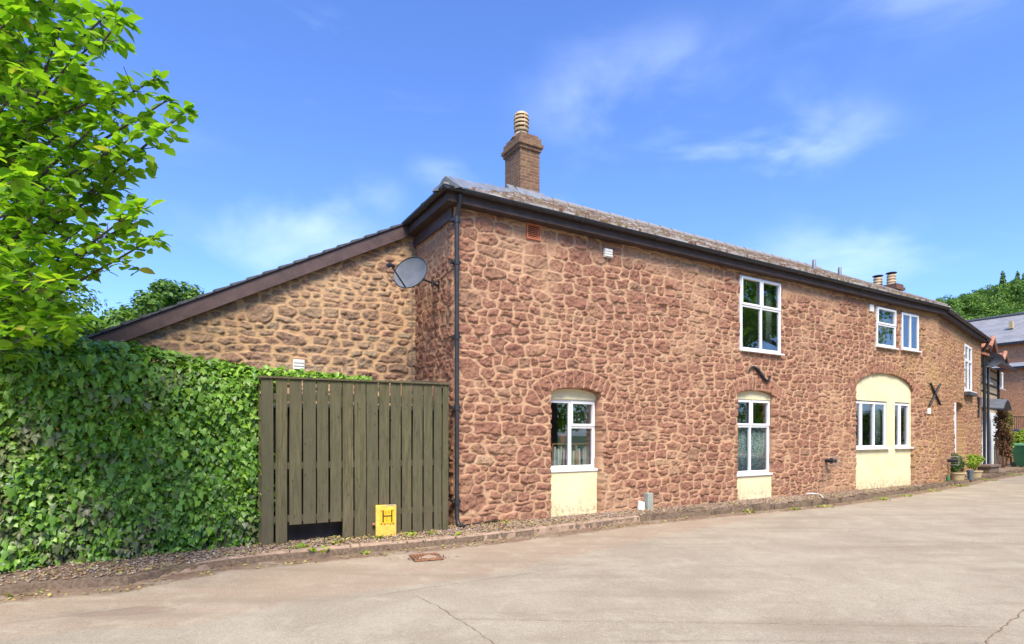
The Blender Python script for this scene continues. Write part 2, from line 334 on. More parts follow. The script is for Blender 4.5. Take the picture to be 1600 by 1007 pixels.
def fast(name, V, L, S, m, parent=None, origin=None, attrs=None, smooth=False):
    me = bpy.data.meshes.new(name); V = np.asarray(V, np.float32); L = np.asarray(L, np.int32).ravel(); S = np.asarray(S, np.int32).ravel()
    me.vertices.add(len(V)); me.vertices.foreach_set('co', V.ravel())
    me.loops.add(len(L)); me.loops.foreach_set('vertex_index', L)
    me.polygons.add(len(S)); me.polygons.foreach_set('loop_start', S)
    me.update(calc_edges=True); me.validate()
    for k, a in (attrs or {}).items():
        at = me.attributes.new(k, 'FLOAT', 'POINT'); at.data.foreach_set('value', np.asarray(a, np.float32).ravel())
    return finish(name, me, m, parent, origin, smooth)
class MB:
    def __init__(s): s.v = []; s.f = []; s.uv = []
    def poly(s, pts, uvs=None):
        i = len(s.v); s.v += [tuple(p) for p in pts]; s.f.append(tuple(range(i, i + len(pts)))); s.uv.append(uvs)
    def hexa(s, p, uvs=False):          # 8 points: bottom ring 0-3, top ring 4-7
        i = len(s.v); s.v += [tuple(q) for q in p]
        for a in ((0, 3, 2, 1), (4, 5, 6, 7), (0, 1, 5, 4), (1, 2, 6, 5), (2, 3, 7, 6), (3, 0, 4, 7)):
            s.f.append(tuple(i + k for k in a)); s.uv.append(None)
        return s
    def box(s, F, t0, t1, o0, o1, z0, z1):   # in a wall frame: along, outward, up
        P = F.P; return s.hexa([P(t0, o1, z0), P(t1, o1, z0), P(t1, o0, z0), P(t0, o0, z0), P(t0, o1, z1), P(t1, o1, z1), P(t1, o0, z1), P(t0, o0, z1)])
    def prism(s, pts, vec):             # extrude polygon by vector
        i = len(s.v); n = len(pts); vec = Vector(vec)
        s.v += [tuple(p) for p in pts] + [tuple(Vector(p) + vec) for p in pts]
        s.f.append(tuple(range(i, i + n))); s.f.append(tuple(range(i + 2 * n - 1, i + n - 1, -1))); s.uv += [None, None]
        for k in range(n):
            a, b = k, (k + 1) % n; s.f.append((i + b, i + a, i + n + a, i + n + b)); s.uv.append(None)
        return s
    def tube(s, pts, r, n=10, r1=None, cap=True):
        pts = [Vector(p) for p in pts]; m = len(pts); i0 = len(s.v); up = None
        for k, p in enumerate(pts):
            d = (pts[min(k + 1, m - 1)] - pts[max(k - 1, 0)]).normalized()
            if up is None: up = d.orthogonal().normalized()
            x = (up - d * up.dot(d)).normalized(); up = x; y = d.cross(x)
            if isinstance(r, (list, tuple)): rr = r[k]
            else: rr = r if r1 is None else r + (r1 - r) * k / (m - 1)
            for j in range(n):
                a = 2 * math.pi * j / n; s.v.append(tuple(p + (x * math.cos(a) + y * math.sin(a)) * rr))
        for k in range(m - 1):
            for j in range(n):
                a = i0 + k * n + j; b = i0 + k * n + (j + 1) % n; s.f.append((a, b, b + n, a + n)); s.uv.append(None)
        if cap:
            s.f.append(tuple(i0 + j for j in range(n - 1, -1, -1))); s.f.append(tuple(i0 + (m - 1) * n + j for j in range(n))); s.uv += [None, None]
        return s
    def lathe(s, c, prof, n=20):        # prof: (radius, z) list, closed shell about a vertical axis
        i0 = len(s.v); m = len(prof)
        for r, z in prof:
            for j in range(n):
                a = 2 * math.pi * j / n; s.v.append((c[0] + r * math.cos(a), c[1] + r * math.sin(a), c[2] + z))
        for k in range(m - 1):
            for j in range(n):
                a = i0 + k * n + j; b = i0 + k * n + (j + 1) % n; s.f.append((a, b, b + n, a + n)); s.uv.append(None)
        s.f.append(tuple(i0 + j for j in range(n - 1, -1, -1))); s.f.append(tuple(i0 + (m - 1) * n + j for j in range(n))); s.uv += [None, None]
        return s
    def build(s, name, m, parent=None, bevel=0, smooth=False, origin='base', rn=None):
        me = bpy.data.meshes.new(name); me.from_pydata(s.v, [], s.f); me.update()
        if any(u is not None for u in s.uv):
            ul = me.uv_layers.new(name='UVMap')
            for p, u in zip(me.polygons, s.uv):
                if u:
                    for li, c in zip(p.loop_indices, u): ul.data[li].uv = c
        if rn is not None:
            at = me.attributes.new('rn', 'FLOAT', 'POINT'); at.data.foreach_set('value', np.full(len(me.vertices), rn, np.float32))
        org = None
        if parent is None and origin == 'base' and s.v:
            a = np.array(s.v); lo, hi = a.min(0), a.max(0); org = ((lo[0] + hi[0]) / 2, (lo[1] + hi[1]) / 2, lo[2])
        o = finish(name, me, m, parent, org, smooth)
        if smooth:
            try: me.set_sharp_from_angle(angle=R(40))
            except Exception: pass
        if bevel:
            b = o.modifiers.new('b', 'BEVEL'); b.width = bevel; b.segments = 2; b.limit_method = 'ANGLE'
        return o
class Frame:
    def __init__(s, o, d):
        s.o = np.array(o, float); s.d = np.array(d, float) / np.hypot(*d); s.n = np.array((s.d[1], -s.d[0]))
    def P(s, t, out=0.0, z=0.0):
        q = s.o + s.d * t + s.n * out; return Vector((q[0], q[1], z))
    def tz(s, px, py, out=0.0):          # where the wall plane is met along the line of sight
        k = (px - 800) / FPX; o = s.o + s.n * out
        t = (k * o[1] - o[0]) / (s.d[0] - k * s.d[1]); D = o[1] + s.d[1] * t
        return t, CH + (HZ - py) * D / FPX
def gp(px, py, z=0.0):
    D = FPX * (CH - z) / (py - HZ); return Vector(((px - 800) / FPX * D, D, z))
def at(px, py, D): return Vector(((px - 800) / FPX * D, D, CH + (HZ - py) * D / FPX))
# numpy noise
def vn(x, y, s, seed=0):
    g = np.random.default_rng(seed).random((257, 257)); x = x / s + 71.3 * (seed % 13); y = y / s + 37.7 * (seed % 7)
    xi = np.floor(x).astype(int); yi = np.floor(y).astype(int); fx = x - xi; fy = y - yi
    fx = fx * fx * (3 - 2 * fx); fy = fy * fy * (3 - 2 * fy); a = lambda i, j: g[(xi + i) % 257, (yi + j) % 257]
    return (a(0, 0) * (1 - fx) + a(1, 0) * fx) * (1 - fy) + (a(0, 1) * (1 - fx) + a(1, 1) * fx) * fy - .5
def fbm(x, y, s, seed=0, o=3):
    return sum(vn(x, y, s / 2 ** k, seed + k) / 1.8 ** k for k in range(o))
def sstep(x, a, b):
    t = np.clip((x - a) / (b - a), 0, 1); return t * t * (3 - 2 * t)

# ------------------------------------------------------------------ rubble walls (real relief)
def rubble(name, F, t0, t1, z0, z1, dt0, dt1, dz, m, parent, seed=1, hrange=(.10, .24), wr=(.9, 2.4), openings=(), arches=(), top=None, proud=.022, flip=1, quoins=None, fill=.022, mort=.014, warp=.05, smear=.62):
    r = np.random.default_rng(seed)
    ts = [t0]
    while ts[-1] < t1: ts.append(ts[-1] + dt0 + (dt1 - dt0) * (ts[-1] - t0) / (t1 - t0))
    ts = np.array(ts); ts *= 1; ts = t0 + (ts - t0) * (t1 - t0) / (ts[-1] - t0); zs = np.arange(z0, z1 + dz, dz)
    T, Z = np.meshgrid(ts, zs, indexing='ij')
    Tw = T + fbm(T, Z, .22, seed + 3, 3) * warp + vn(T, Z, .05, seed + 9) * .012; Zw = Z + fbm(T, Z, .25, seed + 5, 3) * warp + vn(T, Z, .05, seed + 8) * .012
    F1 = np.full(T.shape, 9.); F2 = np.full(T.shape, 9.); ID = np.zeros(T.shape, int); rn = [0.5]; rn2 = [0.5]; tilt = [(0, 0)]; cen = [(0, 0)]; pr = [1.0]
    def put(ct, cz, a, b, rot, p, cuts, rv, rw=None, pv=None):
        k = len(rn); rn.append(rv); rn2.append(r.random() if rw is None else rw); tilt.append((r.normal(0, .05), r.normal(0, .07))); cen.append((ct, cz)); pr.append(r.uniform(.45, 1.35) if pv is None else pv)
        R_ = 1.25 * math.hypot(a, b) + .05
        i0, i1 = np.searchsorted(ts, (ct - R_, ct + R_)); j0, j1 = np.searchsorted(zs, (cz - R_, cz + R_))
        if i1 <= i0 or j1 <= j0: return
        x = Tw[i0:i1, j0:j1] - ct; y = Zw[i0:i1, j0:j1] - cz; c, s_ = math.cos(rot), math.sin(rot)
        u = (x * c + y * s_); w = (-x * s_ + y * c)
        v = (np.abs(u / a) ** p + np.abs(w / b) ** p) ** (1 / p)
        for (ca, cl) in cuts: v = np.maximum(v, (u / a * math.cos(ca) + w / b * math.sin(ca)) / cl)
        q = (v - 1) * min(a, b)
        f1 = F1[i0:i1, j0:j1]; f2 = F2[i0:i1, j0:j1]; idd = ID[i0:i1, j0:j1]
        better = q < f1
        f2[...] = np.where(better, f1, np.minimum(f2, q)); f1[...] = np.where(better, q, f1); idd[...] = np.where(better, k, idd)
    # occasional large stones first
    bigs = []
    for _ in range(int((t1 - t0) * (z1 - z0) * .75)):
        ct, cz = r.uniform(t0, t1), r.uniform(z0, z1); a, b = r.uniform(.13, .24), r.uniform(.11, .17)
        if all(abs(ct - q[0]) > a + q[2] + .1 or abs(cz - q[1]) > b + q[3] + .06 for q in bigs): bigs.append((ct, cz, a, b))
    if quoins is not None:
        z = z0
        k = 0
        while z < z1:
            h = r.uniform(.20, .36); a = r.uniform(.24, .30) if k % 2 else r.uniform(.14, .2)
            bigs = [q for q in bigs if abs(q[1] - z - h / 2) > .3 or q[0] > t0 + .8]
            bigs.append((quoins + (a if quoins < (t0 + t1) / 2 else -a), z + h / 2, a, h / 2 - .008)); z += h; k += 1
    def inbig(x, y): return any(abs(x - q[0]) < q[2] * .85 and abs(y - q[1]) < q[3] * .85 for q in bigs)
    for (ct, cz, a, b) in bigs:
        put(ct, cz, a, b, r.normal(0, .06), r.uniform(3, 6), [(r.uniform(0, 6.28), r.uniform(.95, 1.2)) for _ in range(2)], r.random())
    z = z0 - .05
    while z < z1 + .1:
        h = r.uniform(*hrange) ** 1.0; t = t0 - r.uniform(0, .3)
        while t < t1 + .1:
            w = h * r.uniform(*wr); w = max(w, .08)
            wav = .05 * math.sin(t * 1.3 + z * 2) + r.normal(0, .008)
            cz = z + h / 2 + wav
            if not inbig(t + w / 2, cz):
                cuts = lambda: [(r.uniform(0, 6.28), r.uniform(.92, 1.25)) for _ in range(r.integers(1, 4))]
                if h > .17 and r.random() < .22:
                    f = r.uniform(.4, .6)
                    put(t + w / 2, z + h * f / 2 + wav, w / 2 - mort / 2, h * f / 2 - mort / 2, r.normal(0, .06), r.uniform(2.4, 5), cuts(), r.random())
                    put(t + w / 2 + r.normal(0, .02), z + h * (1 + f) / 2 + wav, w / 2 - mort / 2, h * (1 - f) / 2 - mort / 2, r.normal(0, .06), r.uniform(2.4, 5), cuts(), r.random())
                else:
                    sh = r.uniform(.78, 1.06)
                    put(t + w / 2, cz + r.normal(0, .012), w / 2 - mort / 2, (h / 2 - mort / 2) * sh, r.normal(0, .09), r.uniform(3.0, 7), cuts(), r.random())
            t += w
        z += h
    am_ = np.zeros(T.shape)
    for (tc_, zc, Rr, th, a0, a1, nv) in arches:      # voussoirs
        rad = np.hypot(T - tc_, Z - zc); ang = np.arctan2(T - tc_, Z - zc)
        dr = np.maximum(np.abs(rad - (Rr + th / 2)) - th / 2, (np.maximum(a0 - ang, ang - a1)) * Rr)
        am_ = np.maximum(am_, sstep(dr, .03, -.01)); pen = .010 - dr; F1 = np.where(pen > F1, pen, F1)
        stp = (a1 - a0) / nv
        edges = [a0]
        for k in range(nv): edges.append(edges[-1] + stp * r.uniform(.7, 1.3))
        edges = np.array(edges); edges = a0 + (edges - a0) * (a1 - a0) / (edges[-1] - a0)
        for k in range(nv):
            am = (edges[k] + edges[k + 1]) / 2; wv = (edges[k + 1] - edges[k]) * (Rr + th / 2)
            tk = th * r.uniform(.92, 1.05)
            put(tc_ + math.sin(am) * (Rr + tk / 2), zc + math.cos(am) * (Rr + tk / 2), wv / 2 - .006, tk / 2, -am, 9, [], r.uniform(.12, .5), r.uniform(.3, 1.0), .8)
    e = np.minimum(-F1 + fill, (F2 - F1) / 2 - mort * .42)
    rn = np.array(rn)[ID]; rn2 = np.array(rn2)[ID]; tl = np.array(tilt)[ID]; ce = np.array(cen)[ID]; pr_ = np.array(pr)[ID]
    st = sstep(e, -.002, .009)
    rough = fbm(T, Z, .075, seed + 20, 4)
    H = sstep(e, -.004, .020) * (proud * pr_ + (T - ce[..., 0]) * tl[..., 0] + (Z - ce[..., 1]) * tl[..., 1] + rough * .036) + (1 - st) * fbm(T, Z, .05, seed + 30, 2) * .008 + fbm(T, Z, 1.6, seed + 40, 2) * .03
    sm = sstep(fbm(T, Z, 1.1, seed + 60, 4) + .32 * sstep(Z, z1 - .7, z1 - .1) + .22 * sstep(Z, 1.0, .1), .12, .50) * smear * (1 - am_)
    st = st * (1 - .72 * sm); H = H * (1 - .35 * sm)
    H = H * sstep(T - t0, -.001, .035) * sstep(t1 - T, -.001, .035)
    inside = np.zeros(T.shape, bool)
    for (a, b, zb, zsp, zap, dep) in openings:
        wj = vn(Z, T * 0, .16, seed + 50) * .035 + vn(Z, T * 0, .05, seed + 51) * .012
        fr = np.clip((T - a) / (b - a), 0, 1); ztop = zsp + (zap - zsp) * np.sqrt(np.clip(1 - (2 * fr - 1) ** 2, 0, 1)) if dep > .06 else zsp
        ins = (T > a + wj) & (T < b + wj * .7) & (Z > zb) & (Z < ztop)
        if dep <= .06: ins = (T > a) & (T < b) & (Z > zb) & (Z < ztop)
        H = np.where(ins, -dep, H); st = np.where(ins, .75, st); inside |= ins
    X = F.o[0] + F.d[0] * T + F.n[0] * H * flip; Y = F.o[1] + F.d[1] * T + F.n[1] * H * flip
    V = np.stack([X, Y, Z], -1).reshape(-1, 3); nz = len(zs); nt_ = len(ts)
    I, J = np.meshgrid(np.arange(nt_ - 1), np.arange(nz - 1), indexing='ij')
    q = np.stack([I * nz + J, (I + 1) * nz + J, (I + 1) * nz + J + 1, I * nz + J + 1], -1)
    if F.d[0] < 0: q = q[..., ::-1]
    keep = ~(inside[:-1, :-1] & inside[1:, :-1] & inside[:-1, 1:] & inside[1:, 1:])
    if top is not None: keep &= (Z < top(T))[:-1, :-1]
    q = q[keep].reshape(-1, 4)
    used = np.zeros(len(V), bool); used[q.ravel()] = True; mp = np.cumsum(used) - 1
    return fast(name, V[used], mp[q], np.arange(len(q)) * 4, m, parent, attrs={'st': st.ravel()[used], 'rn': rn.ravel()[used], 'rn2': rn2.ravel()[used], 'wt': T.ravel()[used]}, smooth=True)

# ------------------------------------------------------------------ frames of the walls
A = Frame((-.955, 9.33), (.860, .510))
TB = A.tz(1465, 600)[0]                               # the bend of the front wall
B = Frame(A.P(TB)[:2], (.731, .682)); UB = B.tz(1533, 600)[0]
C3 = Frame(B.P(UB)[:2], (.731, .682))
cottage = thing('cottage', A.P(0, 0, 0), 'long red sandstone rubble cottage with mossy tiled roof and cream panels under its white windows', 'house')
ZT = 5.24
def opening(F, xl, xr, ys, ya, zb=-.2, dep=.12):
    a = F.tz(xl, ys)[0]; b = F.tz(xr, ys)[0]; zs_ = F.tz((xl), ys)[1]; za = F.tz((xl + xr) / 2, ya)[1]
    return [a, b, zb, zs_, za, dep]
o1 = opening(A, 861, 939, 616, 609, dep=.20); o2 = opening(A, 1153, 1209, 618, 612, dep=.14); o3 = opening(A, 1338, 1427, 607, 584, dep=.13)
def win_rect(F, x0, x1, y0l, y1l, out):
    a, zt = F.tz(x0, y0l, out); zb = F.tz(x0, y1l, out)[1]; b = F.tz(x1, y0l, out)[0]; return a, b, zb, zt
w3 = win_rect(A, 1155, 1218, 430, 547, 0.0); w4 = win_rect(A, 1368, 1398, 479, 541, 0.0); w5 = win_rect(A, 1407.5, 1434, 488, 546, 0.0)
ops = [o1, o2, o3] + [[w[0], w[1], w[2], w[3], w[3], .05] for w in (w3, w4, w5)]
def arch_of(o, th, nv, ext=.10):
    hw = (o[1] - o[0]) / 2; rise = o[4] - o[3]; Rr = (hw * hw + rise * rise) / (2 * rise); tc_ = (o[0] + o[1]) / 2; zc = o[4] - Rr
    a1 = math.asin(min(1, (hw + ext) / Rr)); return (tc_, zc, Rr, th, -a1, a1, nv)
o1[4] = o1[3] + .13; o2[4] = o2[3] + .13
def seg_open(o):                                       # elliptical opening tops are close to the arc ring
    return o
archs = [arch_of(o1, .34, 11, .22), arch_of(o2, .34, 12, .20), arch_of(o3, .36, 26, .20)]
rubble('front_wall', A, 0, TB, -.15, ZT, .0115, .020, .0125, M['stone'], cottage, 3, (.095, .24), (1.0, 2.6), ops, archs, quoins=0.0)
# return wall (seen end on), lean-to gable wall, second stretch of the front
RW = Frame(A.P(0)[:2], (-.510, .860))
rubble('side_wall', RW, 0, 1.78, -.15, ZT, .013, .013, .0135, M['stone'], cottage, 21, (.12, .28), (.9, 2.0), flip=-1, quoins=0.0)
G = Frame(RW.P(1.70)[:2], (-.860, -.510)); gu, gz = G.tz(640, 350); gu2, gz2 = G.tz(150, 527)
gs = (gz2 - gz) / (gu2 - gu); ltop = lambda u: gz + gs * (u - gu)
rubble('gable_wall', G, -.03, 5.1, -.15, 5.6, .014, .014, .0135, M['stone_side'], cottage, 33, (.09, .22), (1.3, 2.9), top=lambda u: ltop(u) - .05, flip=-1, proud=.018, mort=.018, fill=.016, warp=.022, smear=.3)
dB = [B.tz(1491, 632)[0], B.tz(1504, 632)[0], -.2, B.tz(1491, 636)[1], B.tz(1491, 632)[1] + .08, .30]
w6 = win_rect(B, 1506, 1517, 537, 611, 0.0)
rubble('front_wall', B, 0, UB, -.15, ZT, .022, .030, .020, M['stone_far'], cottage, 41, (.09, .22), (.9, 2.3), [dB, [w6[0], w6[1], w6[2], w6[3], w6[3], .05]])
# blind walls that close the building
mb = MB()
mb.box(A, .25, TB, -6.2, -6.0, -.15, ZT + .05); mb.box(RW, 1.7, 6.2, .1, .3, -.15, ZT)
mb.box(B, 0, UB, -5.8, -5.6, -.15, ZT); mb.box(B, UB - .25, UB - .02, -5.6, -.06, -.15, ZT); mb.box(G, 4.95, 5.1, .25, 4.2, -.15, 2.8); 
mb.build('rear_wall', M['stone'], cottage)
mb = MB(); mb.box(A, .3, TB - .2, -5.9, -.3, 2.45, 2.6); mb.box(A, .3, TB - .2, -3.1, -3.0, -.1, 5.2)
for t in (1.0, 3.3, 9.5, 10.6, 15.9): mb.box(A, t, t + .1, -3.0, -.3, -.1, 5.15)
mb.build('inner_wall', M['interior'], cottage)

# ------------------------------------------------------------------ windows
def window(F, parent, t0, t1, z0, z1, out, mull=(), trans=(), bars=None, fw=.068, sill=True, sashes=(), glass=True, name='window', sillh=.035, silldep=.07, tilt=0.0, silldown=0.0):
    th = .05; mb = MB(); f = lambda t, z: z + tilt * (t - t0)
    def bx(a, b, c, d, o0, o1, g=mb):
        P = F.P; g.hexa([P(a, o1, f(a, c)), P(b, o1, f(b, c)), P(b, o0, f(b, c)), P(a, o0, f(a, c)), P(a, o1, f(a, d)), P(b, o1, f(b, d)), P(b, o0, f(b, d)), P(a, o0, f(a, d))])
    bx(t0, t0 + fw, z0, z1, out - th, out); bx(t1 - fw, t1, z0, z1, out - th, out)
    bx(t0 + fw, t1 - fw, z0, z0 + fw, out - th, out); bx(t0 + fw, t1 - fw, z1 - fw, z1, out - th, out)
    for (a, c, d) in mull: bx(a - fw * .45, a + fw * .45, c, d, out - th, out + .002)
    for (c, a, b) in trans: bx(a, b, c - fw * .5, c + fw * .5, out - th, out + .004)
    w = mb.build(name, M['upvc'], parent, bevel=.004)
    for (a, b, c, d) in sashes:                        # opening lights stand proud of the frame
        g = MB(); k = .048
        bx(a, a + k, c, d, out + .003, out + .022, g); bx(b - k, b, c, d, out + .003, out + .022, g)
        bx(a + k, b - k, c, c + k, out + .003, out + .022, g); bx(a + k, b - k, d - k, d, out + .003, out + .022, g)
        g.build('casement', M['upvc'], w, bevel=.004)
    g = MB(); bx(t0 + fw * .6, t1 - fw * .6, z0 + fw * .6, z1 - fw * .6, out - .034, out - .026, g); g.build('pane', M['glass'], w)
    if sill:
        g = MB(); bx(t0 - .01, t1 + .06, z0 - sillh, z0 - .001, out - .06, out + silldep, g); g.build('sill', M['upvc'], w, bevel=.004)
    return w
def panel(o, out, thick=.1, ztop=None, parent=cottage):   # rendered infill under (and over) a window
    pass
def arch_fill(F, o, zlo, out, th, name='infill_panel', zcut=None):
    n = 24; pts = []
    a, b = o[0] - .03, o[1] + .03
    for k in range(n + 1):
        fr = k / n; t = a + (b - a) * fr; z = o[3] + (o[4] - o[3]) * math.sqrt(max(0, 1 - (2 * fr - 1) ** 2)) + .03; pts.append((t, z))
    poly = [F.P(a, out, zlo), F.P(b, out, zlo)] + [F.P(t, out, z) for t, z in reversed(pts)]
    return MB().prism(poly, Vector((-F.n[0] * th, -F.n[1] * th, 0)))
# window 1: bookshelf window
ot = -.19
a0 = A.tz(853, 630, ot)[0]; a1 = A.tz(929.5, 630, ot)[0]; zb = A.tz(895, 733, ot)[1]; zt = A.tz(895, 625, ot)[1]
mu = A.tz(890.5, 660, ot)[0]; tr = A.tz(910, 667, ot)[1]
window(A, cottage, a0, a1, zb, zt, ot, mull=[(mu, zb, zt)], trans=[(tr, mu, a1)], sashes=[(mu + .01, a1 - .02, tr + .005, zt - .03)], tilt=.0, silldep=.10, sillh=.045)
g = MB(); g.box(A, o1[0] - .03, A.tz(936, 760, -.12)[0], -.25, -.115, -.15, zb - .047); g.build('infill_panel', M['cream'], cottage, bevel=.006)
g = arch_fill(A, o1, zt + .001, -.15, .08); g.build('infill_panel', M['cream'], cottage)
# window 2: lace curtain window
ot = -.12
a0 = A.tz(1146, 630, ot)[0]; a1 = A.tz(1202, 630, ot)[0]; zb2 = A.tz(1178, 744 - 4, ot)[1]; zt2 = A.tz(1178, 625, ot)[1]
mu = A.tz(1172, 660, ot)[0]; tr = A.tz(1178, 666, ot)[1]
window(A, cottage, a0, a1, zb2, zt2, ot, mull=[(mu, zb2, tr), (mu + .015, tr, zt2)], trans=[(tr, a0, a1)], sashes=[(mu + .03, a1 - .015, tr + .01, zt2 - .02), (a0 + .01, mu, tr + .01, zt2 - .02)], silldep=.10, sillh=.045)
g = MB(); g.box(A, o2[0] - .03, A.tz(1208, 760, -.06)[0], -.25, -.06, -.15, zb2 - .047); g.build('infill_panel', M['cream'], cottage, bevel=.006)
g = arch_fill(A, o2, zt2 + .001, -.09, .08); g.build('infill_panel', M['cream'], cottage)
lw2 = (a0, a1, zb2, tr)
# upper window over it
a0, a1, zb, zt = w3; tr = A.tz(1186, 482, 0)[1]; mu = (a0 + a1) / 2; 
window(A, cottage, a0 + .003, a1 - .003, zb + .003, zt - .003, .034, mull=[(mu, zb, zt)], trans=[(tr, a0, a1)], sashes=[(a0 + .02, mu - .01, tr + .01, zt - .02), (mu + .01, a1 - .02, tr + .01, zt - .02)], silldep=.07)
W3 = (a0, a1, zb, zt)
# pair of small upper windows
a0, a1, zb, zt = w4; tr = A.tz(1383, 509, 0)[1]
window(A, cottage, a0 + .003, a1 - .003, zb + .003, zt - .003, .034, trans=[(tr, a0, a1)], sashes=[(a0 + .02, a1 - .02, tr + .01, zt - .02)], silldep=.06)
a0, a1, zb, zt = w5; mu = a0 + (a1 - a0) * .5
window(A, cottage, a0 + .003, a1 - .003, zb + .003, zt - .003, .034, mull=[(mu, zb, zt)], silldep=.06)
# big blocked arch with two windows
ot = -.10
x0, x1 = A.tz(1332, 650, ot)[0], A.tz(1384, 650, ot)[0]; x2, x3 = A.tz(1396.5, 650, ot)[0], A.tz(1419.5, 650, ot)[0]
zb3 = A.tz(1362, 700, ot)[1]; zt3 = A.tz(1362, 628, ot)[1]; zb4 = A.tz(1408, 700, ot)[1]; zt4 = zt3
oa = -.07
g = MB(); L_, R_ = o3[0] - .03, A.tz(1422, 700, oa)[0] + .06
g.box(A, L_, R_, -.2, oa, -.15, zb3 - .047); g.box(A, x1 + .001, x2 - .001, -.2, oa, zb3 - .046, zt3 + .02); g.box(A, x3 + .001, R_, -.2, oa, zb3 - .046, zt3 + .02)
g.build('infill_panel', M['cream'], cottage)
g = arch_fill(A, o3, zt3 + .021, oa, .12); g.build('infill_panel', M['cream'], cottage)
mu = A.tz(1365, 650, ot)[0]; mu0 = A.tz(1344.5, 650, ot)[0]
window(A, cottage, x0, x1, zb3, zt3, ot, mull=[(mu, zb3, zt3), (mu0, zb3, zt3)], sashes=[(mu0 + .0, mu + .02, zb3 + .02, zt3 - .02)], silldep=.12, fw=.065, sillh=.045)
mu = A.tz(1405, 650, ot)[0]
window(A, cottage, x2, x3, zb3, zt3, ot, mull=[(mu, zb3, zt3)], sashes=[(mu + .0, x3 - .01, zb3 + .02, zt3 - .02)], silldep=.12, fw=.065, sillh=.045)
# second stretch: tall window and door
a0, a1, zb, zt = w6; 
window(B, cottage, a0 + .003, a1 - .003, zb + .003, zt - .003, .034, mull=[((a0 + a1) / 2, zb, zt)], trans=[(zb + (zt - zb) * .66, a0, a1)], silldep=.14, fw=.09)
g = MB(); g.box(B, a0 - .05, a1 + .1, 0.03, .2, zb - .15, zb - .04); g.build('stone_corbel', M['slate_trim'], cottage)
g = MB(); g.box(B, dB[0] - .05, dB[1] + .05, -.34, -.27, -.1, dB[4] + .05)
door = g.build('door', M['white_door'], cottage); g = MB(); g.box(B, dB[0] - .03, dB[0] + .12, -.26, .035, -.05, dB[4] - .02); g.build('door_frame', M['upvc'], door)
g = MB(); g.box(B, dB[1] - .22, dB[1] - .16, -.265, -.23, .98, 1.02); g.build('handle', M['iron'], door)

# ------------------------------------------------------------------ gutters, fascia, soffit
OV = .25; ZG = 5.36
def board(F, t0, t1, o0, o1, z0, z1, name, m): g = MB(); g.box(F, t0, t1, o0, o1, z0, z1); return g.build(name, m, cottage)
board(A, -.21, TB + .05, .17, .20, 5.24, 5.42, 'fascia', M['soffit']); board(A, -.17, TB, -.02, .168, 5.243, 5.262, 'soffit', M['soffit'])
board(B, .06, UB, .17, .20, 5.23, 5.40, 'fascia', M['soffit']); board(B, .05, UB, -.02, .168, 5.235, 5.255, 'soffit', M['soffit'])
board(RW, -.17, 6.0, -.20, -.17, 5.239, 5.419, 'fascia', M['soffit']); board(RW, -.0, 6.0, -.168, .02, 5.241, 5.259, 'soffit', M['soffit'])
board(RW, -.0, 1.72, -.05, -.03, 5.04, 5.238, 'wall_plate', M['barge'])
def gutter(F, t0, t1, out, z, r=.062, sign=1):
    g = MB(); n = 9; i0 = 0
    prof = [(-math.cos(math.pi * k / n) * r, -math.sin(math.pi * k / n) * r) for k in range(n + 1)] + [(r - .008, .0), (r - .02, -.02), (-r + .02, -.02), (-r + .008, .0)]
    ring = lambda t, s: [F.P(t, sign * (out + r) + a * s, z + b * s) for a, b in prof]
    pts = [t0, t1]; m_ = len(prof)
    rr = []
    rr.append((t0, 1)); t = t0 + .9; k = 0
    while t < t1 - .2:
        s2 = 1.16 if k % 2 == 0 else 1.09; w = .055 if k % 2 == 0 else .02
        rr += [(t - w, 1), (t - w + .003, s2), (t + w - .003, s2), (t + w, 1)]; t += .93; k += 1
    rr.append((t1, 1))
    for (t, s) in rr: g.v += [tuple(q) for q in ring(t, s)]
    for k in range(len(rr) - 1):
        for j in range(m_):
            a = k * m_ + j; b = k * m_ + (j + 1) % m_; g.f.append((a, b, b + m_, a + m_)); g.uv.append(None)
    g.f.append(tuple(range(m_ - 1, -1, -1))); g.f.append(tuple((len(rr) - 1) * m_ + j for j in range(m_))); g.uv += [None, None]
    return g.build('gutter', M['black'], cottage, smooth=True)
gutter(A, -.33, TB + .09, .202, 5.43); gutter(B, .10, UB + .1, .202, 5.385); gutter(RW, -.33, 1.62, .202, 5.428, sign=-1)

# downpipe at the corner
tD, _ = A.tz(714, 500, .10)
g = MB(); g.tube([A.P(tD - .02, .26, 5.34), A.P(tD - .01, .25, 5.25), A.P(tD, .11, 5.08), A.P(tD, .10, 4.95)], .036, 12); g.tube([A.P(tD, .10, 4.96), A.P(tD, .10, .16), A.P(tD + .01, .13, .05), A.P(tD + .06, .24, .02)], .036, 12)
dp = g.build('downpipe', M['grey_pipe'], cottage, smooth=True)
for z in (5.0, 4.32, 3.1, 1.95, .42):
    g = MB(); g.tube([A.P(tD, .10, z - .05), A.P(tD, .10, z + .05)], .046, 12); g.box(A, tD - .075, tD + .075, .0, .10, z - .02, z + .02); g.build('bracket', M['grey_pipe'], dp)
# hip-end small pipe along inner corner (cable)
g = MB(); g.tube([G.P(.10, -.05, 5.2), G.P(.10, -.05, 2.0)], .006, 5); g.build('cable', M['wire'], cottage)

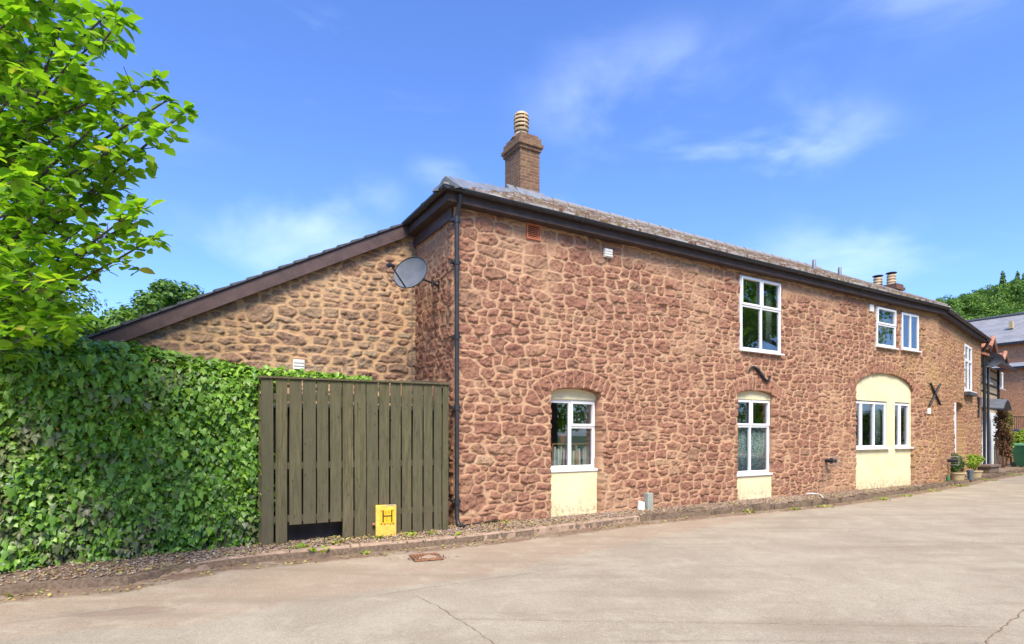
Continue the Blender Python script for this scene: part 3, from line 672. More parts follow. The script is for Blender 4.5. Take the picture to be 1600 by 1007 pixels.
# ------------------------------------------------------------------ roofs
TP = .534; ZE = 5.44; SR = 3.0
tR = 14.7
def roof_z(out): return ZE + (.28 - out) * TP      # out is negative inwards
def tiled(name, F, t0, t1, o_e, o_r, left, right, parent, m, seed=5, dt=.022, ds=.02, ze=ZE, tp=TP, gauge=.24, tw=.26):
    ts = np.arange(t0, t1, dt); ss = np.arange(0, o_e - o_r, ds); T, S = np.meshgrid(ts, ss, indexing='ij')
    Tw = T + vn(T, S, .3, seed) * .03; Sw = S + vn(T, S, .4, seed + 1) * .05
    row = np.floor(Sw / gauge); f = Sw / gauge - row; col = np.floor(Tw / tw + row * .5); g = Tw / tw + row * .5 - col
    h = np.abs(np.sin(col * 127.1 + row * 311.7) * 43758.5) % 1; h2 = np.abs(np.sin(col * 269.5 + row * 183.3) * 21753.3) % 1
    H = (1 - f) * .028 + h2 * .016 - sstep(np.abs(g - .5), .46, .5) * .018 + fbm(T, S, .1, seed + 4, 3) * .012 + fbm(T, S, 2.4, seed + 8, 2) * .03 * sstep(S, 0, 1)
    ms = sstep(fbm(T, S, .09, seed + 12, 4) + vn(T, S, 1.2, seed + 15) * .3 + (1 - f) * .12, .26, .40); H = H + ms * (.022 + .03 * np.abs(vn(T, S, .06, seed + 17)))
    H[:, 0] = -.07; out = o_e - S; Zz = ze + S * tp + H * .9; X = F.o[0] + F.d[0] * T + F.n[0] * (out + H * .4); Y = F.o[1] + F.d[1] * T + F.n[1] * (out + H * .4)
    V = np.stack([X, Y, Zz], -1).reshape(-1, 3); nz = len(ss); I, J = np.meshgrid(np.arange(len(ts) - 1), np.arange(nz - 1), indexing='ij')
    q = np.stack([I * nz + J, (I + 1) * nz + J, (I + 1) * nz + J + 1, I * nz + J + 1], -1); keep = ((T > left(out)) & (T < right(out)))[:-1, :-1]
    q = q[keep].reshape(-1, 4); used = np.zeros(len(V), bool); used[q.ravel()] = True; mp = np.cumsum(used) - 1
    return fast(name, V[used], mp[q], np.arange(len(q)) * 4, m, parent, attrs={'st': ms.ravel()[used], 'rn': h.ravel()[used]}, smooth=True)
rf = tiled('roof', A, -.3, TB + .4, .28, -SR, lambda o: -o - .02, lambda o: TB + .05 + (o) * (TB - tR) / SR, cottage, M['oldroof'])
# underlay, hip end and rear slopes (solid deck)
zr = roof_z(-SR) - .03
hp = lambda t, o, dz=-.03: A.P(t, o, roof_z(o) + dz)
rdg0 = A.P(SR, -SR, zr); rdg1 = A.P(tR, -SR, zr); e0 = A.P(-.28, .28, ZE - .03); e1 = A.P(TB + .1, .28, ZE - .03); b0 = A.P(-.28, -6.3, ZE - .03); b1 = A.P(TB + .1, -6.3, ZE - .03)
g = MB(); g.poly([e0, e1, rdg1, rdg0]); g.poly([b0, e0, rdg0], [(0, 0), (6, 0), (3, 3)]); g.poly([b1, b0, rdg0, rdg1], [(0, 0), (17, 0), (14, 3.5), (3, 3.5)]); g.poly([e1, b1, rdg1], [(0, 0), (6, 0), (3, 3)]); g.poly([e0, b0, b1, e1])
g.build('roof_deck', M['slate'], cottage)
g = MB(); g.box(A, -.28, TB + .06, .255, .288, 5.40, 5.452); g.box(B, .04, UB, .255, .288, 5.39, 5.432); g.build('eaves_course', M['slate_trim'], rf)
# ridge tiles: half round, each about 45 cm
g = MB(); t = SR + .1
while t < tR + .2:
    g.tube([A.P(t, -SR, zr + .03 + random.uniform(-.008, .008)), A.P(t + .44, -SR, zr + .03 + random.uniform(-.008, .008))], [.125, .115], 12); t += .45
g.build('ridge_tiles', M['oldroof'], rf, smooth=True, rn=.55)
p0 = A.P(tR + .1, -SR, zr + .02); p1 = A.P(TB + .06, .22, ZE + .02); g = MB()
for k in range(9):
    a = p0.lerp(p1, k / 9); b = p0.lerp(p1, (k + .97) / 9); g.tube([a, b], [.10, .09], 10)
g.build('hip_tiles', M['oldroof'], rf, smooth=True, rn=.2)
# lead sheet over the near hip
p0 = A.P(-.24, .24, ZE + .035); p1 = A.P(SR + .25, -SR - .05, zr + .06); g = MB(); n = 26; prof = []
dirh = (p1 - p0).normalized(); side = dirh.cross(Vector((0, 0, 1))).normalized(); upv = side.cross(dirh)
for k in range(n + 1):
    c = p0.lerp(p1, k / n); w = .25 + .03 * math.sin(k * .7); rr = .045 + .012 * math.sin(k * 2.3) + 0
    row = []
    for j, (x, y) in enumerate(((-1, -.62), (-.93, -.50), (-.45, -.20), (-.22, .18), (0, .42), (.22, .18), (.45, -.20), (.93, -.50), (1, -.62))):
        row.append(c + side * x * w + upv * (y * w * .62 + rr * (1 if abs(x) < .5 else .4) + random.uniform(-.006, .006)))
    g.v += [tuple(q) for q in row]; g.v += [tuple(q - upv * .02) for q in row]
m_ = 9
for k in range(n):
    for j in range(m_ - 1):
        a = k * 18 + j; g.f.append((a, a + 1, a + 19, a + 18)); g.f.append((a + 9, a + 27, a + 28, a + 10)); g.uv += [None, None]
    for j in (0, m_ - 1):
        a = k * 18 + j; g.f.append((a, a + 18, a + 27, a + 9)); g.uv.append(None)
g.f.append(tuple(range(8, -1, -1))); g.uv.append(None)
g.build('hip_flashing', M['lead'], cottage, smooth=True)

# ------------------------------------------------------------------ chimneys
def brickbox(g, F, t0, t1, o0, o1, z0, z1):
    P = F.P; w = t1 - t0; d = o1 - o0; h = z1 - z0
    g.poly([P(t0, o1, z0), P(t1, o1, z0), P(t1, o1, z1), P(t0, o1, z1)], [(t0, z0), (t1, z0), (t1, z1), (t0, z1)])
    g.poly([P(t0, o0, z0), P(t0, o1, z0), P(t0, o1, z1), P(t0, o0, z1)], [(t0 - d, z0), (t0, z0), (t0, z1), (t0 - d, z1)])
    g.poly([P(t1, o1, z0), P(t1, o0, z0), P(t1, o0, z1), P(t1, o1, z1)], [(t1, z0), (t1 + d, z0), (t1 + d, z1), (t1, z1)])
    g.poly([P(t1, o0, z0), P(t0, o0, z0), P(t0, o0, z1), P(t1, o0, z1)], [(0, z0), (w, z0), (w, z1), (0, z1)])
    g.poly([P(t0, o1, z1), P(t1, o1, z1), P(t1, o0, z1), P(t0, o0, z1)], [(0, 0), (w, 0), (w, d), (0, d)]); g.poly([P(t0, o0, z0), P(t1, o0, z0), P(t1, o1, z0), P(t0, o1, z0)], [(0, 0), (w, 0), (w, d), (0, d)])
# near chimney: its near corner is seen at photo (813, ...)
oc = -2.62; c0 = A.tz(813, 300, oc)[0]; c1 = A.tz(843, 300, oc)[0]; cdp = .70
ztop = A.tz(828, 207, oc)[1]; zcap = A.tz(828, 229, oc)[1]
g = MB(); brickbox(g, A, c0, c1, oc - cdp, oc, 6.6, zcap - .08)
ch = g.build('chimney', M['brick'], cottage)
g = MB(); k = .035; brickbox(g, A, c0 - k, c1 + k, oc - cdp - k, oc + k, zcap - .08, zcap); k = .07; brickbox(g, A, c0 - k, c1 + k, oc - cdp - k, oc + k, zcap, zcap + .08)
k = .03; brickbox(g, A, c0 - k, c1 + k, oc - cdp - k, oc + k, zcap + .08, zcap + .22); k = -.02; brickbox(g, A, c0 - k, c1 + k, oc - cdp - k, oc + k, zcap + .22, zcap + .30)
g.build('cap_courses', M['brick'], ch)
cc = A.P((c0 + c1) / 2 - .02, oc - cdp / 2, zcap + .28)
g = MB(); g.lathe(cc, [(.26, 0), (.24, .05), (.16, .12), (.02, .14)], 18); g.build('flaunching', M['trough'], ch)
pz = A.tz(815, 172, oc - .35)[1] - cc.z
def pot(c, h, r, par):
    g = MB(); g.lathe(c, [(r, 0), (r * .98, h * .28), (r * .80, h * .30), (r * .80, h * .9), (r * .55, h * .97), (.01, h)], 20); p = g.build('chimney_pot', M['pot_shade'], par, smooth=True)
    g = MB(); g.lathe(c, [(r * 1.06, 0), (r * 1.10, h * .05), (r * .95, h * .26), (r * 1.08, h * .30), (r * 1.08, h * .36), (r * .7, h * .365)], 20)
    for q in (.44, .58, .72): g.lathe(c, [(r * .78, h * q), (r * 1.14, h * q), (r * 1.16, h * (q + .02)), (r * 1.04, h * (q + .085)), (r * .78, h * (q + .088))], 20)
    g.lathe(c, [(r * .8, h * .86), (r * 1.08, h * .86), (r * 1.02, h * .93), (r * .75, h * .985), (.01, h * 1.01)], 20)
    for k in range(4):
        a = k * math.pi / 2 + .5; x, y = math.cos(a) * r * 1.0, math.sin(a) * r * 1.0; g.tube([(c[0] + x, c[1] + y, c[2] + h * .3), (c[0] + x, c[1] + y, c[2] + h * .9)], .013, 6)
    g.build('louvre_rings', M['pot'], p, smooth=True)
pot(cc + Vector((0, 0, .02)), pz - .10, .16, ch)
# lead apron at its foot
g = MB(); k = .06
for (tt0, tt1, q0, q1) in ((c0 - .12, c1 + .12, oc + .004, oc + .20), (c1 + .002, c1 + .1, oc - .6, oc + .004), (c0 - .2, c0 - .002, oc - .3, oc + .004)):
    P = A.P; za, zb_ = roof_z(q1) + .035, roof_z(q0) + .06
    g.hexa([P(tt0, q1, za), P(tt1, q1, za), P(tt1, q0, zb_ - .0), P(tt0, q0, zb_), P(tt0, q1, za + .03), P(tt1, q1, za + .03), P(tt1, q0, zb_ + .13), P(tt0, q0, zb_ + .13)])
g.build('chimney_flashing', M['lead'], ch, bevel=.01)
# far double chimney, behind the bend
Dc = 20.0; F2 = Frame(B.P(1.0, -2.2)[:2], (.860, .510))
F2 = Frame(at(1399, 470, 19.5)[:2], (.860, .510)); zc_ = F2.tz(1400, 452)[1]
g = MB(); brickbox(g, F2, 0, .46, -1.0, 0, 5.0, zc_); ch2 = g.build('chimney', M['brick_dark'], cottage)
g = MB(); brickbox(g, F2, -.07, .53, -1.07, .07, zc_, zc_ + .10); brickbox(g, F2, -.03, .49, -1.03, .03, zc_ + .10, zc_ + .20); g.build('cap_courses', M['brick_dark'], ch2)
for o_ in (-.24, -.68):
    c = F2.P(.23, o_, zc_ + .19)
    g = MB(); g.lathe(c, [(.135, 0), (.15, .02), (.125, .1), (.15, .12), (.125, .2), (.15, .22), (.125, .3), (.15, .32), (.12, .38), (.10, .38)], 16); p = g.build('chimney_pot', M['pot'], ch2, smooth=True)
    g = MB(); g.lathe(c, [(.06, .37), (.06, .42), (.17, .43), (.17, .45), (.02, .48)], 14); g.build('cowl', M['timber_black'], p)
# roof vents
for px, pyb, pyt in ((1272, 428, 406), (1312, 441, 418)):
    tt, _ = A.tz(px, pyb, -1.9); c = A.P(tt, -1.9, 0); D = c.y; z0 = roof_z(-1.9) - .05; z1 = CH + (HZ - pyt) * D / FPX
    g = MB(); g.lathe((c.x, c.y, z0), [(.055, 0), (.055, (z1 - z0) * .86), (.05, (z1 - z0) * .88), (.05, (z1 - z0) * .97), (.02, z1 - z0)], 12); g.build('vent_pipe', M['lead'], cottage, smooth=True)

# second roof stretch (low pitch, old slates) with tiles' edge
tiled('roof', B, -.05, UB + .1, .28, -3.2, lambda o: -9 * np.ones_like(o), lambda o: 99 * np.ones_like(o), cottage, M['oldroof'], 61, .04, .04, 5.42, .30)
g = MB(); P = B.P; g.poly([P(UB + .1, .28, 5.39), P(UB + .1, -3.2, 6.40), P(UB + .1, -6.0, 5.3)]); g.poly([P(-.1, .28, 5.39), P(UB + .1, .28, 5.39), P(UB + .1, -3.2, 6.40), P(-.1, -3.2, 6.40)]); g.poly([P(-.1, -3.2, 6.40), P(UB + .1, -3.2, 6.40), P(UB + .1, -6.0, 5.3), P(-.1, -6, 5.3)], [(0, 0), (8, 0), (8, 3), (0, 3)])
g.build('roof_deck', M['slate'], cottage)

# lean-to roof with barge board
def gpnt(u, out, dz): return G.P(u, -out, ltop(u) + dz)
ua, ub = .02, 5.25
g = MB(); g.hexa([gpnt(ua, .12, -.25), gpnt(ub, .12, -.24), gpnt(ub, .085, -.24), gpnt(ua, .085, -.25), gpnt(ua, .12, .0), gpnt(ub, .12, -.0), gpnt(ub, .085, -.0), gpnt(ua, .085, .0)])
g.build('barge_board', M['barge'], cottage, bevel=.004)
g = MB(); g.hexa([gpnt(ua, .084, -.20), gpnt(ub, .084, -.19), gpnt(ub, -.02, -.19), gpnt(ua, -.02, -.20), gpnt(ua, .084, -.02), gpnt(ub, .084, -.02), gpnt(ub, -.02, -.02), gpnt(ua, -.02, -.02)]); g.build('soffit', M['soffit'], cottage)
g = MB(); u = ua
while u < ub + .25:
    u1 = u + .24; P = gpnt; q = .01
    g.hexa([P(u, .15, .002), P(u1 + .04, .15, .002), P(u1 + .04, -4.2, .002), P(u, -4.2, .002), P(u, .15, .020), P(u1 + .04, .15, .052), P(u1 + .04, -4.2, .052), P(u, -4.2, .020)]); u = u1
g.build('roof', M['slate_trim'], cottage)
g = MB(); g.tube([gpnt(5.42, .2, -.08), gpnt(5.42, -4.2, -.08)], .055, 10); g.build('gutter', M['black'], cottage)

# ------------------------------------------------------------------ wall fittings
def wallbox(px0, px1, py0, py1, out0, out1, F=A):
    t0, z1 = F.tz(px0, py0); t1 = F.tz(px1, py0)[0]; z0 = F.tz(px0, py1)[1]; return t0, t1, out0, out1, z0, z1
t0, t1, _, _, z0, z1 = wallbox(822, 844, 349, 373, 0, 0)
g = MB(); fw = .022; g.box(A, t0, t1, 0, .035, z0, z0 + fw); g.box(A, t0, t1, 0, .035, z1 - fw, z1); g.box(A, t0, t0 + fw, 0, .035, z0 + fw, z1 - fw); g.box(A, t1 - fw, t1, 0, .035, z0 + fw, z1 - fw); vt = g.build('air_vent', M['terracotta'], cottage); n = 7; g = MB(); g.box(A, t0 + fw, t1 - fw, 0, .008, z0 + fw, z1 - fw); g.build('vent_back', M['terra_shade'], vt); g = MB()
for k in range(n):
    z = z0 + fw + (k + .3) * (z1 - z0 - 2 * fw) / n; g.hexa([A.P(t0 + fw, .034, z), A.P(t1 - fw, .034, z), A.P(t1 - fw, .009, z + .012), A.P(t0 + fw, .009, z + .012), A.P(t0 + fw, .034, z + .011), A.P(t1 - fw, .034, z + .011), A.P(t1 - fw, .009, z + .022), A.P(t0 + fw, .009, z + .022)])
g.build('vent_slats', M['terracotta'], vt)
def louvre(F, t0, t1, z0, z1, out, n, flip=1, label=None):
    g = MB(); g.box(F, t0, t1, 0, flip * out, z0, z1); v = g.build('air_vent', M['whitebox'], cottage); g = MB()
    for k in range(n):
        z = z0 + .012 + k * (z1 - z0 - .015) / n; h = (z1 - z0) / n * .62; g.box(F, t0 + .012, t1 - .012, flip * out, flip * (out + .02), z, z + h)
    g.build('vent_slats', M['whitebox'], v, bevel=.004)
t0, t1, _, _, z0, z1 = wallbox(942.5, 954.5, 389, 402, 0, 0); louvre(A, t0, t1, z0, z1, .05, 3)
u1_, z1 = G.tz(457, 562); u0_, _ = G.tz(475, 562); z0 = G.tz(466, 579)[1]; louvre(G, u0_, u1_, z0, z1, .05, 3, -1)
def smallbox(px0, px1, py0, py1, m, out=.05, F=A, name='sensor_box'):
    t0, t1, _, _, z0, z1 = wallbox(px0, px1, py0, py1, 0, 0, F); g = MB(); g.box(F, t0, t1, 0, out, z0, z1); return g.build(name, m, cottage, bevel=.008)
smallbox(1357, 1363, 476, 487, M['whitebox']); smallbox(1447, 1452, 638, 647, M['whitebox'])
# S-shaped and X-shaped wall anchors
def wp(px, py, out=.05, F=A): t, z = F.tz(px, py, out); return F.P(t, out, z)
def smooth_path(pts, n=6):
    r = []; pts = [Vector(p) for p in pts]
    for i in range(len(pts) - 1):
        p0, p1, p2, p3 = pts[max(i - 1, 0)], pts[i], pts[i + 1], pts[min(i + 2, len(pts) - 1)]
        for k in range(n):
            t = k / n; r.append(.5 * ((2 * p1) + (p2 - p0) * t + (2 * p0 - 5 * p1 + 4 * p2 - p3) * t * t + (3 * p1 - p0 - 3 * p2 + p3) * t ** 3))
    r.append(pts[-1]); return r
sp = smooth_path([wp(x, y) for x, y in ((1171, 581), (1173, 575.5), (1178, 574), (1184, 578), (1190, 586), (1196, 594), (1200, 595), (1203, 592), (1203, 587))])
g = MB(); n = len(sp); g.tube(sp, [.014 + .022 * math.sin(math.pi * k / (n - 1)) for k in range(n)], 8); g.tube([A.P(*A.tz(1188, 584)[:1], -.02, A.tz(1188, 584)[1]), wp(1188, 584, .09)], .022, 8)
g.build('wall_anchor', M['iron'], cottage, smooth=True)
g = MB(); g.tube([wp(1454, 599, .045), wp(1469.5, 633, .045)], [.03, .034], 6); g.tube([wp(1469.5, 600, .075), wp(1453, 634, .075)], [.03, .034], 6); g.tube([wp(1462, 616, -.02), wp(1462, 616, .11)], .025, 8); g.build('wall_anchor', M['iron'], cottage)
g = MB(); g.tube([B.P(UB - 1.0, .03, 3.0), B.P(UB - .7, .03, 2.2)], .035, 6); g.tube([B.P(UB - .7, .06, 3.0), B.P(UB - 1.0, .06, 2.2)], .035, 6); g.build('wall_anchor', M['iron'], cottage)
# boiler flues in wire guards
def flue(F, px, py, s=1.0):
    t, z = F.tz(px, py); g = MB(); g.tube([F.P(t, 0, z), F.P(t, .20 * s, z)], .055 * s, 14); g.tube([F.P(t, .13 * s, z), F.P(t, .17 * s, z)], .075 * s, 14); g.tube([F.P(t, .24 * s, z), F.P(t, .27 * s, z)], .06 * s, 14); g.tube([F.P(t, .19 * s, z), F.P(t, .25 * s, z)], .03 * s, 8)
    fl = g.build('boiler_flue', M['iron'], cottage, smooth=True); g = MB(); w, h, d = .17 * s, .12 * s, .30 * s
    for k in range(6):
        a = -w + 2 * w * k / 5; g.tube([F.P(t + a, .02, z - h), F.P(t + a, d, z - h), F.P(t + a, d, z + h), F.P(t + a, .02, z + h)], .0032, 5)
    for k in range(4):
        a = -h + 2 * h * k / 3; g.tube([F.P(t - w, .02, z + a), F.P(t - w, d, z + a), F.P(t + w, d, z + a), F.P(t + w, .02, z + a)], .0032, 5)
    g.build('wire_guard', M['wire'], fl)
flue(A, 1290, 720); flue(B, 1479, 720, 1.1)
g = MB(); g.tube([A.P(A.tz(1284, 700)[0], .045, A.tz(1284, 730)[1] - .0), A.P(A.tz(1284, 700)[0], .045, .1)], .006, 6); g.build('cable', M['wire'], cottage)
# white outlet pipe, grey box and tag at the foot of the wall
p = [gp(1261, 772, .06), gp(1268, 771.5, .05), gp(1280, 773, .04), gp(1286, 778, .02)]
g = MB(); g.tube(smooth_path(p), .018, 10); tag(g.build('outlet_pipe', M['whitebox'], smooth=True), 'short white waste pipe lying on the gravel below the boiler flue', 'pipe')
ta = A.tz(1003.5, 790)[0]; tb = A.tz(1012, 790)[0]; 
g = MB(); g.box(A, ta, tb, .02, .16, -.02, A.tz(1007, 770)[1]); tag(g.build('cable_box', plain('grey_green_plastic', (.33, .35, .30), .6, .08, 8, bumps=.1), bevel=.008), 'upright grey plastic cable box on the gravel against the stone wall', 'utility box')
ta = A.tz(992, 790)[0]; tb = A.tz(1001, 790)[0]; g = MB(); z1 = A.tz(997, 783)[1]
g.hexa([A.P(ta, .12, .02), A.P(tb, .12, -.02), A.P(tb, .06, -.02), A.P(ta, .06, .02), A.P(ta + .03, .10, z1 + .02), A.P(tb + .02, .10, z1 - .02), A.P(tb + .02, .05, z1 - .02), A.P(ta + .03, .05, z1 + .02)])
tag(g.build('marker_plate', M['whitebox'], bevel=.006), 'small tilted off-white plate leaning beside the upright grey cable box', 'plate')
g = MB(); g.tube(smooth_path([gp(720, 822, .04), gp(745, 818, .03), gp(790, 812, .04), gp(835, 807, .03), gp(858, 805, .05)]), .010, 8); tag(g.build('hose', M['iron'], smooth=True), 'thin black cable running along the foot of the stone wall', 'cable')

# ------------------------------------------------------------------ satellite dishes
def dish(c, normal, rx, rz, upv=Vector((0, 0, 1)), depth=.08, roll=0.0, name='satellite_dish', lab='', foot=None, lnb_from=(0.2, -1)):
    normal = normal.normalized(); X = upv.cross(normal).normalized(); Y = normal.cross(X)
    X, Y = X * math.cos(roll) + Y * math.sin(roll), -X * math.sin(roll) + Y * math.cos(roll)
    root = thing(name, foot, lab, 'satellite dish', 'satellite dishes on the cottage')
    g = MB(); n = 36; m_ = 8; rows = []
    for side in (0, 1):
        for k in range(m_ + 1):
            f = k / m_
            for j in range(n):
                a = 2 * math.pi * j / n; p = c + X * (math.cos(a) * rx * f) + Y * (math.sin(a) * rz * f) + normal * (depth * (f * f - 1) - side * .012); g.v.append(tuple(p))
    for side in (0, 1):
        b0_ = side * (m_ + 1) * n
        for k in range(m_):
            for j in range(n):
                a = b0_ + k * n + j; b = b0_ + k * n + (j + 1) % n; q = (a, b, b + n, a + n); g.f.append(q if side == 0 else q[::-1]); g.uv.append(None)
    for j in range(n):
        a = m_ * n + j; b = m_ * n + (j + 1) % n; g.f.append((a, b, b + (m_ + 1) * n, a + (m_ + 1) * n)); g.uv.append(None)
    g.build('reflector', M['dish'], root, smooth=True)
    g = MB(); rim = [c + X * (math.cos(2 * math.pi * j / n) * rx) + Y * (math.sin(2 * math.pi * j / n) * rz) for j in range(n + 1)]; g.tube(rim, .008, 6); g.build('rim', M['grey_pipe'], root)
    e = c + X * (lnb_from[0] * rx) + Y * (-rz * .93); l = c + normal * .34 - Y * rz * .30 - X * rx * .30
    g = MB(); g.tube([e, l], [.014, .012], 8); arm = g.build('feed_arm', M['black'], root); d = (c - l).normalized()
    g = MB(); g.tube([l - d * .03, l + d * .07], .030, 12); g.tube([l - X * .06 - Y * .015, l - X * .02 - Y * .015], .035, 8); g.tube(smooth_path([l - X * .04, l - X * .03 - Y * .12, e - X * .12 - Y * .02]), .005, 5); g.build('receiver', M['black'], arm, smooth=True)
    return root, X, Y
wallpt = RW.P(.55, -.02, 4.06)
c = at(641, 426, 9.35)
nrm = Vector((-.42, -.80, .28))
root, X, Y = dish(c, nrm, .345, .285, roll=-.28, depth=.07, lab='large grey oval satellite dish bracketed to the near stone corner', foot=wallpt, lnb_from=(.1, -1))
g = MB(); bk = c - nrm.normalized() * .09
el = wallpt + Vector((-.10, -.12, .02))
g.tube([bk, el], .018, 8); g.tube([el, wallpt], .02, 8); g.tube([wallpt + Vector((0, 0, -.09)), wallpt + Vector((0, 0, .09))], .022, 8); g.tube([el + Vector((0, 0, -.06)), el + Vector((0, 0, .06))], .022, 8); g.build('mounting_bracket', M['black'], root, smooth=True)
g = MB(); g.tube(smooth_path([el, wallpt + Vector((.02, -.08, .1)), A.P(-.03, .03, 4.2), A.P(tD, .06, 4.15)]), .006, 5); g.tube(smooth_path([el, el + Vector((.02, 0, -.5)), RW.P(.6, -.06, 3.2)]), .006, 5); g.build('cable', M['iron'], root)

# ------------------------------------------------------------------ things inside the windows
mu1 = A.tz(890.5, 660, -.19)[0]
sh = thing('bookcase', A.P(o1[0] + .5, -.5, 1.3), 'low wooden bookcase inside the ground floor window at the left', 'bookcase')
zs1 = A.tz(880, 695, -.45)[1]; zs0 = A.tz(880, 728, -.45)[1]
tl = A.tz(863, 700, -.45)[0]; trr = A.tz(932, 700, -.45)[0]
g = MB(); g.box(A, tl, trr, -.75, -.42, zs0 - .03, zs0); g.build('shelf', M['wood_shelf'], sh); g = MB(); g.box(A, tl - .03, tl, -.75, -.42, zs0 - .5, zs1 + .02); g.box(A, (tl + trr) / 2 - .01, (tl + trr) / 2 + .02, -.75, -.42, zs0, zs1); g.build('side_panel', M['wood_shelf'], sh)
g = MB(); g.box(A, tl, trr, -.75, -.42, zs1, zs1 + .025); g.build('top', M['wood_shelf'], sh)
bc = [('white', (.75, .74, .70)), ('pale blue', (.35, .5, .6)), ('cream', (.68, .62, .45)), ('dark blue', (.05, .09, .2)), ('red', (.4, .07, .06)), ('grey', (.4, .42, .42)), ('teal', (.1, .3, .3)), ('green', (.12, .25, .1)), ('orange', (.6, .25, .06)), ('black', (.03, .03, .03))]
hts = [('tall', .9), ('short', .68), ('slim', .8)]
t = tl + .03; k = 0
while t < trr - .06 and k < 24:
    w = random.uniform(.022, .042); nm, cc_ = bc[(0, 1, 0, 2, 3, 0, 4, 5, 0, 6, 2, 7, 1, 8, 0, 9, 5, 2, 0, 1)[k % 20]]; hn, hf = hts[k % 3]
    mm = bpy.data.materials.get('book_' + nm) or plain('book_' + nm, cc_, .6, .06, 8, bumps=0)
    hh = (zs1 - zs0) * hf; lean = random.uniform(-.015, .02); dd = random.uniform(.20, .26)
    g = MB(); g.hexa([A.P(t, -.44, zs0), A.P(t + w, -.44, zs0), A.P(t + w, -.44 - dd, zs0), A.P(t, -.44 - dd, zs0), A.P(t + lean, -.44, zs0 + hh), A.P(t + w + lean, -.44, zs0 + hh), A.P(t + w + lean, -.44 - dd, zs0 + hh), A.P(t + lean, -.44 - dd, zs0 + hh)])
    side_ = 'left' if t < mu1 else 'right'
    tag(g.build('book', mm, bevel=.002), f'{hn} {nm} book on the bookcase behind the {side_} half of the window' , 'book', 'books in the ground floor window'); t += w + random.uniform(.002, .02); k += 1
def spiky(c, n, ln, m, lab, cat, name, group=None, potm=None, up=.8):
    root = thing(name, c, lab, cat, group); V = []; L = []; S = []; rr = []
    for k in range(n):
        a = random.uniform(0, 6.28); l = ln * random.uniform(.7, 1.1); sp_ = random.uniform(.25, .7); w = .016
        dx, dy = math.cos(a), math.sin(a); px, py = -dy, dx; i = len(V); seg = 6; rv = random.random()
        for j in range(seg + 1):
            f = j / seg; h = l * (up * math.sin(f * 2.1)) * (.7 + .3 * (1 - sp_)); r_ = l * sp_ * f; ww = w * (1 - f * .9)
            V += [(c[0] + dx * r_ + px * ww, c[1] + dy * r_ + py * ww, c[2] + h), (c[0] + dx * r_ - px * ww, c[1] + dy * r_ - py * ww, c[2] + h)]; rr += [rv, rv]
        for j in range(seg): S.append(len(L)); L += [i + 2 * j, i + 2 * j + 1, i + 2 * j + 3, i + 2 * j + 2]
    fast('leaves', V, L, S, m, root, attrs={'rn': rr})
    g = MB(); g.lathe((c[0], c[1], c[2] - .16), [(.05, 0), (.075, .15), (.08, .17), (.06, .17)], 14); g.build('pot', potm or M['terracotta'], root, smooth=True); return root
c = A.P((W3[0] + W3[1]) / 2 - .25, -.35, W3[2] + .2); spiky(c, 46, .55, M['shrub_y'], 'green and white spider plant on the sill of the tall upper window', 'house plant', 'spider_plant')
c = A.P(tl + .32, -.55, zs1 + .19); spiky(c, 18, .5, M['shrub'], 'spiky house plant on the bookcase in the ground floor window', 'house plant', 'house_plant')
# curtains
def curtain(F, t0, t1, z0, z1, out, m, lab, name='curtain'):
    n = 40; V = []; L = []; S = []; uv = []
    g = MB()
    for k in range(n):
        f0, f1 = k / n, (k + 1) / n; a, b = t0 + (t1 - t0) * f0, t0 + (t1 - t0) * f1; oa_, ob_ = out + .015 * math.sin(f0 * 40), out + .015 * math.sin(f1 * 40)
        g.poly([F.P(a, oa_, z0), F.P(b, ob_, z0), F.P(b, ob_, z1), F.P(a, oa_, z1)], [(a, z0), (b, z0), (b, z1), (a, z1)])
    o = g.build(name, m, smooth=True); s_ = o.modifiers.new('s', 'SOLIDIFY'); s_.thickness = .003; return tag(o, lab, 'curtain')
curtain(A, lw2[0], lw2[1], lw2[2], lw2[3] - .02, -.22, M['lace'], 'patterned lace half curtain in the ground floor window under the S-shaped anchor')
curtain(A, x1 - .38, x1, zb3, zt3, -.25, M['net'], 'pale drawn curtain in the wider window of the big cream arch')
curtain(A, w4[0], w4[1], w4[2], w4[3], -.12, M['net'], 'greenish blind in the left one of the two small upper windows', 'window_blind')
curtain(A, W3[1] - .22, W3[1], W3[2], W3[3], -.22, M['net'], 'pale curtain at the right side of the tall upper window')

